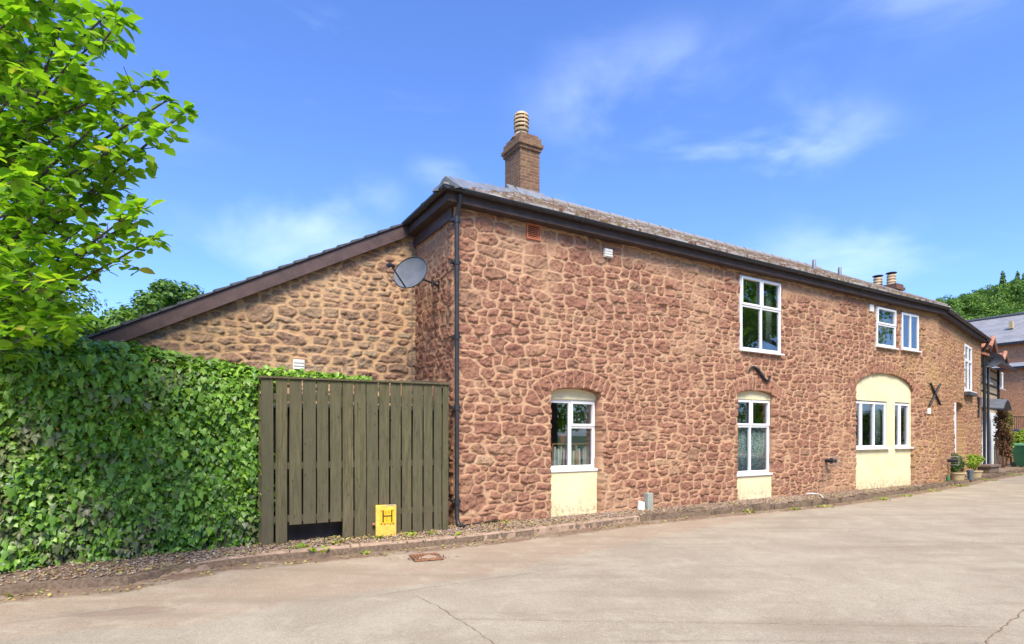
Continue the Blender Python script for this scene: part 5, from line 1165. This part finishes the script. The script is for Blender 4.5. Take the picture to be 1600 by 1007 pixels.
targets = [(at(*t), 1) for t in targets]
for k in range(26): targets.append((Vector((random.uniform(-9.6, -5.6), random.uniform(7, 10), random.uniform(4.5, 8.6))), 0))
for k in range(12): targets.append((at(random.uniform(-60, 150), random.uniform(-120, 0), random.uniform(4.4, 6)), 1))
LP, LN, LU, LS = [], [], [], []; gb = MB()
for (T_, near) in targets:
    zb_ = min(max(T_.z - random.uniform(.6, 1.4), 1.9), 7.0); k = min(range(nT), key=lambda i: abs(trunk[i].z - zb_)); b = trunk[k]
    mid = b.lerp(T_, .5) + Vector((random.uniform(-.2, .2), random.uniform(-.2, .2), random.uniform(.2, .5))); path = smooth_path([b, mid, T_ + Vector((0, 0, .02)), T_], 6)[:13]
    n = len(path); gb.tube(path, [.030 - .026 * i / n for i in range(n)], 5)
    for i in range(3, n):
        if not near and i % 2: continue
        for tw in range(3 if near else 2):
            d = (path[i] - path[i - 1]).normalized(); o_ = Vector((random.gauss(0, 1), random.gauss(0, 1), random.gauss(-.1, .6))).normalized(); e = path[i] + (d * .5 + o_).normalized() * random.uniform(.08, .24) * (1 if near else 1.5)
            if i == n - 1: e = path[i] + (d + o_ * .3).normalized() * .08
            gb.tube([path[i], e], [.005, .0025], 4, cap=False)
            nl = 6 if near else 5
            for l in range(nl):
                f = random.uniform(.2, 1.05); p = path[i].lerp(e, f); o2_ = Vector((random.gauss(0, 1), random.gauss(0, 1), random.gauss(-.5, .5))).normalized()
                p = p + o2_ * .03; LP.append(p[:]); LU.append((o2_ + Vector((0, 0, -.55)))[:]); LN.append((Vector((random.gauss(0, .45), random.gauss(-.15, .45), 1)))[:]); LS.append(random.uniform(.08, .14) * (1 if near else 1.3))
gb.build('branches', M['bark'], tree, smooth=True)
LP, LN, LU, LS = map(np.array, (LP, LN, LU, LS)); n = len(LP)
scatter('crown', ovT, ovF, LP, rot_basis(LN, LU), LS, M['treeleaf'], tree, attrs={'rn': np.clip(rng.normal(.5, .22, n), 0, .98), 'rn2': np.zeros(n)}, smooth=True)
print('tree leaves', n)

# ------------------------------------------------------------------ background trees
def crown_tree(name, H, Wd, n, s, m, lab, seed, loc, group=None, shape='round', cat='tree', trunkfrac=.35):
    r = np.random.default_rng(seed); root = thing(name, loc, lab, cat, group); loc = np.array(loc)
    if shape == 'round':
        L = 26; cs = r.normal(size=(L, 3)); cs /= np.linalg.norm(cs, axis=1, keepdims=True); cs *= r.uniform(.35, .85, (L, 1)); cs = cs * np.array([Wd / 2, Wd / 2, H * (1 - trunkfrac) / 2]) * .9 + np.array([0, 0, H * (1 + trunkfrac) / 2])
        k = r.integers(0, L, n); d = r.normal(size=(n, 3)); d /= np.linalg.norm(d, axis=1, keepdims=True); rad = Wd * r.uniform(.10, .20, L)[k][:, None] * r.uniform(.6, 1.1, (n, 1)); P_ = cs[k] + d * rad * np.array([1, 1, .75])
        N = d + np.array([0, 0, .6]) + r.normal(0, .4, (n, 3)); U = r.normal(size=(n, 3)); val = np.clip(r.normal(.5, .2, n) + (r.random(L) - .5)[k] * .45, 0, 1)
    else:
        f = r.random(n) ** .75; zz = H * (.12 + .88 * (1 - f)) ; lay = np.floor(zz / (H * .055)) * H * .055; zz = lay + r.uniform(0, H * .03, n); f = np.clip(1 - (zz / H - .12) / .88, .0, 1); an = r.random(n) * 6.283; rad = Wd / 2 * f * (.75 + .35 * np.sin(an * 3 + lay * 5)) * np.sqrt(r.random(n)) + .02
        P_ = np.column_stack([np.cos(an) * rad, np.sin(an) * rad, zz - rad * .28]); cs = np.zeros((0, 3)); N = np.column_stack([np.cos(an), np.sin(an), np.ones(n)]) + r.normal(0, .3, (n, 3)); U = np.column_stack([np.cos(an), np.sin(an), -.4 * np.ones(n)]) + r.normal(0, .4, (n, 3)); val = np.clip(r.normal(.5, .25, n), 0, 1)
    g = MB(); g.tube([Vector(loc), Vector(loc) + Vector((0, 0, H * .5)), Vector(loc) + Vector((0, 0, H * (.93 if shape != 'round' else .75)))], [H * .022, H * .015, H * .004], 8)
    for q in cs[::2]: g.tube([Vector(loc) + Vector((0, 0, H * random.uniform(.3, .5))), Vector(q) + Vector(loc)], [H * .010, H * .003], 5)
    g.build('trunk', M['bark'], root)
    scatter('crown', quT if s > .3 else ovT, quF if s > .3 else ovF, P_ + loc, rot_basis(N, U), r.uniform(.7, 1.3, n) * s, M[m], root, attrs={'rn': val, 'rn2': np.zeros(n)})
    return root
bt = 'trees behind the lean-to roof'
def px_tree(px, pytop, D, Wpx, n, s, m, lab, seed, shape='round', name='leafy_tree', group=None, z0=-.1):
    p = at(px, pytop, D); return crown_tree(name, p.z - z0, Wpx * D / FPX, n, s, m, lab, seed, (p.x, p.y, z0), group, shape)
px_tree(225, 408, 24, 190, 9000, .20, 'far1', 'dark green leafy tree rising just above the low end of the lean-to roof', 1, group=bt)
px_tree(305, 412, 26, 150, 8000, .20, 'far1', 'leafy tree with its rounded crown nearest the sloping lean-to roof', 2, group=bt)
px_tree(150, 470, 22, 130, 7000, .19, 'far1', 'lower leafy tree between the near tree and the lean-to roof', 3, group=bt)
px_tree(40, 405, 28, 260, 9000, .24, 'far1', 'wide dark tree seen through the leaves of the near tree', 4, group=bt)
# unseen trees mirrored in the upper windows; more added to darken lower panes
for k, (x, y, h, w) in enumerate(((23, 8, 15, 11), (31, 13, 15, 10), (24, 0, 15, 11), (33, 5, 16, 12), (19, -6, 13, 10), (13, -9, 12, 11), (3, -13, 12, 11), (22, -14, 13, 12))):
    crown_tree('roadside_tree', h, w, 13000, .24, 'treeleaf', 'unseen leafy roadside tree across the lane, placed for the window reflections', 31 + k, (x, y, -.1), 'roadside trees outside the frame to the right', trunkfrac=.0)

for k in range(5):  # unseen bushes added to cover the horizon mirrored in the arch windows
    crown_tree('reflection_bush', 3.6, 3.6, 2500, .16, 'treeleaf', 'unseen rounded bush added across the lane for reflections in the cream arch windows', 51 + k, (27.5 + .4 * k, 10 + 2.3 * k, -.1), 'bushes added outside the frame for window reflections', trunkfrac=.0)
# ------------------------------------------------------------------ wooded hill at the right
def ridge(k): return np.interp(k, [.35, .6, .72, .80, .9, 1.1, 1.5], [12, 33, 42, 45, 50, 58, 66])
def hill_z(X, Y):
    D = np.maximum(Y, 1); k = X / D; return ridge(k) * sstep(D, 90, 215) * (1 - .35 * sstep(D, 215, 330)) - .2
xs = np.arange(30, 420, 5.); ys = np.arange(80, 340, 5.); X, Y = np.meshgrid(xs, ys, indexing='ij'); Zh = hill_z(X, Y) + fbm(X, Y, 30, 3, 3) * 2; nz = len(ys); I, J = np.meshgrid(np.arange(len(xs) - 1), np.arange(nz - 1), indexing='ij'); q = np.stack([I * nz + J, (I + 1) * nz + J, (I + 1) * nz + J + 1, I * nz + J + 1], -1).reshape(-1, 4)
tag(fast('hill', np.stack([X, Y, Zh], -1).reshape(-1, 3), q, np.arange(len(q)) * 4, M['grass'], smooth=True), kind='structure')
def copy_tree(src, loc, s, rz, lab=None, group=None):
    r = src.copy(); COL.objects.link(r); r.location = loc; r.scale = (s, s, s * random.uniform(.9, 1.15)); r.rotation_euler = (0, 0, rz)
    if lab: r['label'] = lab
    if group: r['group'] = group
    for ch_ in list(src.children): c_ = ch_.copy(); COL.objects.link(c_); c_.parent = r
    return r
GB, GC = 'leafy trees covering the wooded hillside', 'conifers standing on the wooded hill'
LB, LC = 'rounded leafy tree among the mass of trees on the distant hillside', 'dark pointed conifer on the distant wooded hill'
bp = [crown_tree('hillside_tree', 9.5, 9, 1800, .62, 'far1', LB, 60 + k, (0, 0, 0), GB, trunkfrac=.15) for k in range(3)]
cp = [crown_tree('conifer_tree', 13, 5.5, 1600, .75, 'far2', LC, 70 + k, (0, 0, 0), GC, 'cone') for k in range(2)]
ub_, uc = [True] * 3, [True] * 2
def place(protos, used, X_, Y_, s, lab=None):
    i = random.randrange(len(protos)); z = float(hill_z(np.array([X_]), np.array([Y_]))[0]) - .4
    if used[i]: used[i] = False; o = protos[i]; o.location = (X_, Y_, z); o.scale = (s, s, s); o.rotation_euler.z = random.uniform(0, 6); 
    else: o = copy_tree(protos[i], (X_, Y_, z), s, random.uniform(0, 6))
    if lab: o['label'] = lab
    return o
for D in np.arange(150, 226, 7.0):
    k = .67 + random.uniform(0, .03)
    while k < .97:
        place(bp, ub_, k * D, D + random.uniform(-3, 3), random.uniform(.65, 1.15)); k += random.uniform(5, 8.5) / D
for px, D, s, lab in ((1452, 214, .60, 'small lone conifer at the left end of the hill skyline'), (1462, 216, .66, None), (1471, 212, .95, None), (1484, 214, 1.0, None), (1493, 210, .8, None), (1515, 216, 1.1, 'slim dark conifer standing above the middle of the hill skyline'), (1523, 212, 1.1, None), (1536, 218, 1.2, 'slimmest tall conifer on the skyline above the slate roof'), (1546, 212, .9, None), (1567, 205, 1.35, 'tallest broad conifer on the hill above the slate roof'), (1578, 214, 1.0, None), (1590, 206, 1.25, 'big conifer at the right end of the visible hill skyline'), (1600, 210, 1.2, None), (1480, 200, .7, None), (1560, 190, .8, None), (1530, 195, .7, None)):
    place(cp, uc, (px - 800) / FPX * D, D, s * .74, lab or LC)

# ------------------------------------------------------------------ brick building beyond
dv = Vector((-.51, .86, 0))
bb = thing('brick_building', at(1600, 735, 36), 'red brick building with a grey slate roof behind the row of cottages', 'building')
def uvbox(g, F, t0, t1, o0, o1, z0, z1): brickbox(g, F, t0, t1, o0, o1, z0, z1)
BF = Frame(at(1640, 700, 33.5)[:2], (-.51, .86)); BF.n = -BF.n * -1
# outward normal must face the camera (towards -x,-y): use the left-hand side
BF.n = np.array((-.86, -.51)); zE = BF.tz(1600, 531)[1]
g = MB(); brickbox(g, BF, -8, 16, -7.5, 0, -.1, zE); g.build('wall', M['brick_red'], bb)
zRg = BF.tz(1600, 491, -3.75)[1]; g = MB(); P = BF.P
g.poly([P(-8.3, .35, zE - .1), P(16.3, .35, zE - .1), P(16.3, -3.75, zRg), P(-8.3, -3.75, zRg)], [(0, 0), (24.6, 0), (24.6, 5.4), (0, 5.4)]); g.poly([P(16.3, -7.85, zE - .1), P(-8.3, -7.85, zE - .1), P(-8.3, -3.75, zRg), P(16.3, -3.75, zRg)], [(0, 0), (24.6, 0), (24.6, 5.4), (0, 5.4)])
g.poly([P(16, .1, zE - .1), P(16, -7.6, zE - .1), P(16, -3.75, zRg - .1)]); g.poly([P(-8, -7.6, zE - .1), P(-8, .1, zE - .1), P(-8, -3.75, zRg - .1)]); g.build('roof', M['slate'], bb)
g = MB(); g.box(BF, -8.3, 16.3, .30, .42, zE - .25, zE - .10); g.build('gutter', M['black'], bb); g = MB(); g.tube([P(-8.3, -3.75, zRg + .03), P(16.3, -3.75, zRg + .03)], .12, 8); g.build('ridge_tiles', M['slate_trim'], bb)
tv, _ = BF.tz(1579, 515, -1.4)
g = MB(); g.box(BF, tv - .1, tv + .1, -1.65, -1.4, zE + 1.0, zE + 1.45); g.build('roof_vent', M['tanpot'], bb)
# lower wing
EF = Frame(at(1640, 700, 29.5)[:2], (-.51, .86)); EF.n = np.array((-.86, -.51)); zW = EF.tz(1600, 571)[1]; zW2 = EF.tz(1600, 560)[1]
g = MB(); brickbox(g, EF, -6, 5.2, -2.7, 0, -.1, zW); g.build('wing_wall', M['brick_red'], bb); g = MB(); P = EF.P
g.poly([P(-6, .3, zW - .05), P(5.4, .3, zW - .05), P(4.2, -2.7, zW + .45), P(-6, -2.7, zW + .45)], [(0, 0), (11, 0), (10, 3.4), (0, 3.4)]); g.poly([P(5.4, .3, zW - .05), P(5.4, -2.8, zW - .05), P(4.2, -2.7, zW + .45)], [(0, 0), (3, 0), (1, 3)]); g.build('wing_roof', M['slate'], bb)
g = MB(); g.box(EF, -6, 5.4, .25, .34, zW - .17, zW - .06); g.build('gutter', M['black'], bb)

# ------------------------------------------------------------------ boarded building next to the cottage
bd = thing('boarded_building', C3.P(0, 0, 0), 'tan boarded outbuilding with black posts, clay pantile gables and white garage doors', 'building')
L3 = C3.tz(1573, 600)[0]; zq = 4.75
g = MB(); g.box(C3, .05, L3, -3.5, -.35, -.1, zq); g.build('wall', M['board_tan'], bd)
g = MB(); zz = 2.75
while zz < zq: g.box(C3, .05, L3, -.349, -.31, zz, zz + .045); zz += .36
g.build('board_edges', M['timber_black'], bd)
for t in (.12, L3 * .42, L3 - .1):
    g = MB(); g.box(C3, t - .09, t + .09, -.349, -.26, -.05, zq); g.build('post', M['timber_black'], bd)
g = MB(); g.box(C3, .3, L3 * .42 - .2, -.348, -.30, 0, 2.55); g.box(C3, L3 * .42 + .2, L3 - .3, -.348, -.30, 0, 2.55); gd = g.build('garage_door', M['white_door'], bd)
g = MB(); 
for k in range(8): q = .5 + k * (L3 - 1.0) / 7.5; g.box(C3, q, q + .03, -.299, -.285, .1, 2.45)
g.build('door_battens', M['whitebox'], gd)
for (pa, pb, ya, yb) in ((1537, 1543, 573, 598), (1559, 1564, 578, 608)):
    t0, z1 = C3.tz(pa, ya, -.33); t1 = C3.tz(pb, ya, -.33)[0]; z0 = C3.tz(pa, yb, -.33)[1]; z1 = min(z1, zq - .05)
    window(C3, bd, t0, t1, z0, z1, -.24, mull=[((t0 + t1) / 2, z0, z1)], fw=.09, silldep=.1)
# pantile roof and two small projecting gables
P = C3.P; g = MB()
g.hexa([P(-.2, .25, zq - .05), P(L3 + .3, .25, zq - .05), P(L3 + .3, -2.2, zq + 1.0), P(-.2, -2.2, zq + 1.0), P(-.2, .25, zq + .05), P(L3 + .3, .25, zq + .05), P(L3 + .3, -2.2, zq + 1.1), P(-.2, -2.2, zq + 1.1)]); g.build('roof', M['pantile'], bd)
g = MB(); g.box(C3, .02, L3 + .3, .26, .37, zq - .12, zq - .0); g.build('gutter', M['black'], bd)
for (tc_, w, zr_, zl, ou) in ((1.0, .85, 5.52, 5.05, .25), (4.7, .8, 5.28, 4.85, .25)):
    g = MB()
    for s_ in (-1, 1):
        n = 5
        for k in range(7):
            o0_ = ou - k * .36; g.tube([P(tc_, o0_, zr_ + .05), P(tc_ + s_ * w, o0_, zl + .05)], .085, 8)
        g.hexa([P(tc_, ou, zr_ - .05), P(tc_ + s_ * w, ou, zl - .05), P(tc_ + s_ * w, -2.2, zl - .05), P(tc_, -2.2, zr_ - .05), P(tc_, ou, zr_ + .03), P(tc_ + s_ * w, ou, zl + .03), P(tc_ + s_ * w, -2.2, zl + .03), P(tc_, -2.2, zr_ + .03)])
    dm_ = g.build('dormer_roof', M['pantile'], bd, smooth=True); g = MB()
    for s_ in (-1, 1): g.hexa([P(tc_, ou + .04, zr_ - .2), P(tc_ + s_ * w * 1.05, ou + .04, zl - .2), P(tc_ + s_ * w * 1.05, ou + .0, zl - .2), P(tc_, ou, zr_ - .2), P(tc_, ou + .04, zr_), P(tc_ + s_ * w * 1.05, ou + .04, zl), P(tc_ + s_ * w * 1.05, ou, zl), P(tc_, ou, zr_)])
    g.prism([P(tc_ - w * .85, -.3, zq), P(tc_ + w * .85, -.3, zq), P(tc_ + w * .85, -.3, zl), P(tc_, -.3, zr_ - .1), P(tc_ - w * .85, -.3, zl)], C3.P(0, -1.5, 0) - C3.P(0, 0, 0)); g.build('barge_board', M['timber_black'], dm_)
# curved grey canopy over the garage doors
tc_ = C3.tz(1554, 628, .1)[0]; g = MB(); n = 14; zc_ = C3.tz(1554, 640, .1)[1]; cw = 1.35
for k in range(n):
    f0, f1 = k / n, (k + 1) / n; a, b = tc_ - cw + 2 * cw * f0, tc_ - cw + 2 * cw * f1; za, zb_ = zc_ + .42 * math.sin(math.pi * f0), zc_ + .42 * math.sin(math.pi * f1)
    g.hexa([P(a, .55, za - .04), P(b, .55, zb_ - .04), P(b, -.3, zb_ + .06), P(a, -.3, za + .06), P(a, .55, za), P(b, .55, zb_), P(b, -.3, zb_ + .10), P(a, -.3, za + .10)])
g.build('door_canopy', M['dish'], bd, smooth=True)
# downpipes between the two buildings
g = MB(); g.tube([B.P(UB - .15, .27, 5.3), B.P(UB - .12, .12, 5.0), B.P(UB - .12, .12, .0)], .05, 10); g.build('downpipe', M['black'], cottage, smooth=True)
pp = C3.tz(1544, 620, .15)[0]; g = MB(); g.tube([P(pp, .15, .0), P(pp, .15, C3.tz(1544, 574, .15)[1])], .045, 10)
c = at(1547.5, 563, P(pp, .15, 0).y - .3)
root, X, Y = dish(c, Vector((-.55, -.75, -.30)), .42, .29, roll=.05, depth=.10, lab='grey oval satellite dish on a tall black pole by the boarded building', foot=P(pp, .15, 0)); root['group'] = 'satellite dishes on the cottage'
g.tube([P(pp, .15, C3.tz(1544, 574, .15)[1] - .1), c + Vector((.06, .09, 0))], .03, 8); g.build('pole', M['iron'], root, smooth=True)

# ------------------------------------------------------------------ planters, shrubs, bin at the right
def planter(px, py, wpx, hpx, m, lab, z=.0, name='planter'):
    p = gp(px, py, z); D = p.y; w = wpx * D / FPX / 2; h = hpx * D / FPX; g = MB(); g.lathe((p.x, p.y + w, z), [(w * .78, 0), (w * .95, h * .8), (w * 1.05, h * .82), (w * 1.05, h), (w * .85, h), (w * .84, h * .9)], 20)
    o = g.build(name, m, smooth=True); tag(o, lab, 'planter', 'planters by the cottage door'); return Vector((p.x, p.y + w, z + h * .9)), w
c, w = planter(1504, 751, 23, 12, M['tanpot'], 'buff planter holding the dark green shrub, nearest the stone wall'); bush('potted_shrub', c, w * 1.25, w * 1.1, .36, 2200, .05, 'shrub', 'dark green potted shrub below the tall window of the far cottage', seed=11)
c, w = planter(1531, 747, 20, 11, M['tanpot'], 'buff planter holding the yellow-green shrub'); bush('potted_shrub', c, w * 1.45, w * 1.2, .34, 1800, .055, 'shrub_y', 'bright yellow-green potted shrub beside the darker one', seed=12)
planter(1519.5, 750, 8.5, 15, M['bluepot'], 'small blue-grey pot standing in front of the two buff planters', name='plant_pot')
p0 = gp(1547, 740); TF = Frame(p0[:2], (.80, .60)); g = MB(); g.box(TF, 0, 1.25, -.5, 0, 0, .22); tr_ = thing('stone_trough', TF.P(.6, -.2, 0), 'low weathered stone trough at the foot of the white garage doors', 'trough'); g.build('body', M['trough'], tr_, bevel=.02)
g = MB(); g.box(TF, -.06, 1.31, -.55, .05, .22, .31); g.build('rim', M['trough'], tr_, bevel=.02)
# tall bronze conifer-like climber in front of the doors
cb = gp(1567, 731); root = thing('tall_shrub', cb, 'tall slim bronze and green shrub standing before the white garage doors', 'shrub'); D = cb.y; zt_ = CH + (HZ - 624) * D / FPX; n = 5200
f = rng.random(n); zz = .55 + (zt_ - .55) * f; hw_ = np.interp(f, [0, .15, .5, .8, 1], [.16, .30, .32, .22, .05]); an = rng.random(n) * 6.28; rad = hw_ * np.sqrt(rng.random(n)) * (1 + .35 * np.sin(zz * 7 + an * 2)); lean = np.interp(f, [0, 1], [.15, -.05])
P3 = np.column_stack([cb.x + lean + np.cos(an) * rad, cb.y + np.sin(an) * rad, zz]); side = np.cos(an) * rad / hw_
scatter('foliage', ovT, ovF, P3, rot_basis(rng.normal(size=(n, 3)) + np.array([0, -.4, .5]), rng.normal(size=(n, 3)) + np.array([0, 0, -.6])), rng.uniform(.05, .11, n), M['redleaf'], root, attrs={'rn': np.clip(.5 + side * .35 + .0 + rng.normal(0, .22, n), 0, 1), 'rn2': np.zeros(n)})
g = MB()
for k in range(6):
    a = k * 1.05; g.tube(smooth_path([(cb.x + .05 * math.cos(a), cb.y + .05 * math.sin(a), 0), (cb.x + .28 * math.cos(a), cb.y + .2 * math.sin(a), .6), (cb.x + .2 * math.cos(a + .4), cb.y + .2 * math.sin(a), 1.4), (cb.x + .05, cb.y, zt_ * .8)], 4), .022, 6)
g.build('stems', M['bark_red'], root)
# wheelie bin
b0_ = gp(1583, 731) + Vector((.75, .1, 0)); WF = Frame(b0_[:2], (.97, .22)); bw, bdp, bh = .60, .70, 1.0
bn = thing('wheelie_bin', WF.P(bw / 2, -bdp / 2, 0), 'green wheelie bin standing at the right edge by the pillar', 'bin')
g = MB(); P = WF.P; g.hexa([P(.06, -.05, .04), P(bw - .06, -.05, .04), P(bw - .06, -bdp + .1, .04), P(.06, -bdp + .1, .04), P(0, 0, bh), P(bw, 0, bh), P(bw, -bdp, bh), P(0, -bdp, bh)]); g.build('body', M['bin'], bn, bevel=.02)
g = MB(); g.hexa([P(-.03, .04, bh + .002), P(bw + .03, .04, bh + .002), P(bw + .03, -bdp - .02, bh + .002), P(-.03, -bdp - .02, bh + .002), P(0, .0, bh + .06), P(bw, .0, bh + .06), P(bw - .02, -bdp, bh + .11), P(.02, -bdp, bh + .11)]); g.build('lid', plain('pale_green_lid', (.12, .30, .17), .5, .08, 4, bumps=0), bn, bevel=.015)
for s_ in (.02, bw - .1): g = MB(); g.tube([P(s_, -bdp + .05, .11), P(s_ + .08, -bdp + .05, .11)], .11, 14); g.build('wheel', M['black'], bn)
g = MB(); g.tube([P(.05, -bdp - .08, bh + .04), P(bw - .05, -bdp - .08, bh + .04)], .02, 8); g.build('handle', M['bin'], bn)
# stone pillar at the end of the boarded building
p = gp(1569, 729); PF = Frame(p[:2], (.86, .51)); pil = thing('stone_pillar', PF.P(.17, -.17, 0), 'short square stone pillar between the bronze shrub and the green bin', 'pillar')
rubble('shaft', PF, 0, .34, -.05, 1.0, .03, .03, .025, M['stone_far'], pil, 77, (.1, .16), (1, 2)); g = MB(); g.box(PF, .005, .335, -.34, -.012, -.05, .99); g.build('core', M['trough'], pil); g = MB(); g.box(PF, -.04, .38, -.38, .05, 1.0, 1.08); g.build('capstone', M['trough'], pil, bevel=.015)
# railing with hanging shrub behind, blue cover
p = at(1579, 685, 29); RF = Frame(p[:2], (.97, .22)); z0 = p.z; z1 = CH + (HZ - 652) * 29 / FPX; rl = thing('metal_railing', RF.P(1.2, 0, 0), 'black metal railing in front of the far brick wall', 'railing')
g = MB(); g.box(RF, 0, 3.2, -.02, .02, z0, z0 + .04); g.box(RF, 0, 3.2, -.02, .02, z1, z1 + .04); 
for k in (0, 1.6, 3.15): g.box(RF, k, k + .05, -.025, .025, -.1, z1 + .1)
g.build('frame', M['iron'], rl); g = MB(); k = .12
while k < 3.1: g.tube([RF.P(k, 0, z0), RF.P(k, 0, z1)], .012, 6); k += .14
g.build('bars', M['iron'], rl)
p = at(1588, 697, 27.9); bush('yellow_shrub', (p.x, p.y, .0), .62, .4, .95, 2600, .09, 'shrub_y', 'bright green shrub behind the green wheelie bin', seed=14)
p = at(1597, 680, 28.2); UF = Frame(p[:2], (.97, .22)); g = MB(); g.hexa([UF.P(-.12, .3, 1.2), UF.P(1.1, .3, 1.2), UF.P(1.1, -.5, 1.2), UF.P(-.12, -.5, 1.2), UF.P(0, .2, 1.72), UF.P(1.0, .2, 1.72), UF.P(1, -.4, 1.8), UF.P(0, -.4, 1.8)])
cv = thing('covered_barbecue', UF.P(.5, 0, 0), 'object under a dark blue cover at the right edge behind the shrub', 'covered object'); g.build('cover', M['blue'], cv, bevel=.05); g = MB()
for a, b in ((0, .1), (1, .1), (0, -.3), (1, -.3)): g.tube([UF.P(a, b, 0), UF.P(a, b, 1.22)], .03, 8)
g.build('stand', M['iron'], cv)
# small green bottle-like tap at the foot of the far wall
p = B.P(B.tz(1474, 745)[0], .12, 0)
g = MB(); g.lathe((p.x, p.y, 0), [(.05, 0), (.055, .12), (.03, .18), (.02, .24)], 12); tag(g.build('bottle', M['bin'], smooth=True), 'small green bottle on the gravel under the far boiler flue', 'bottle')
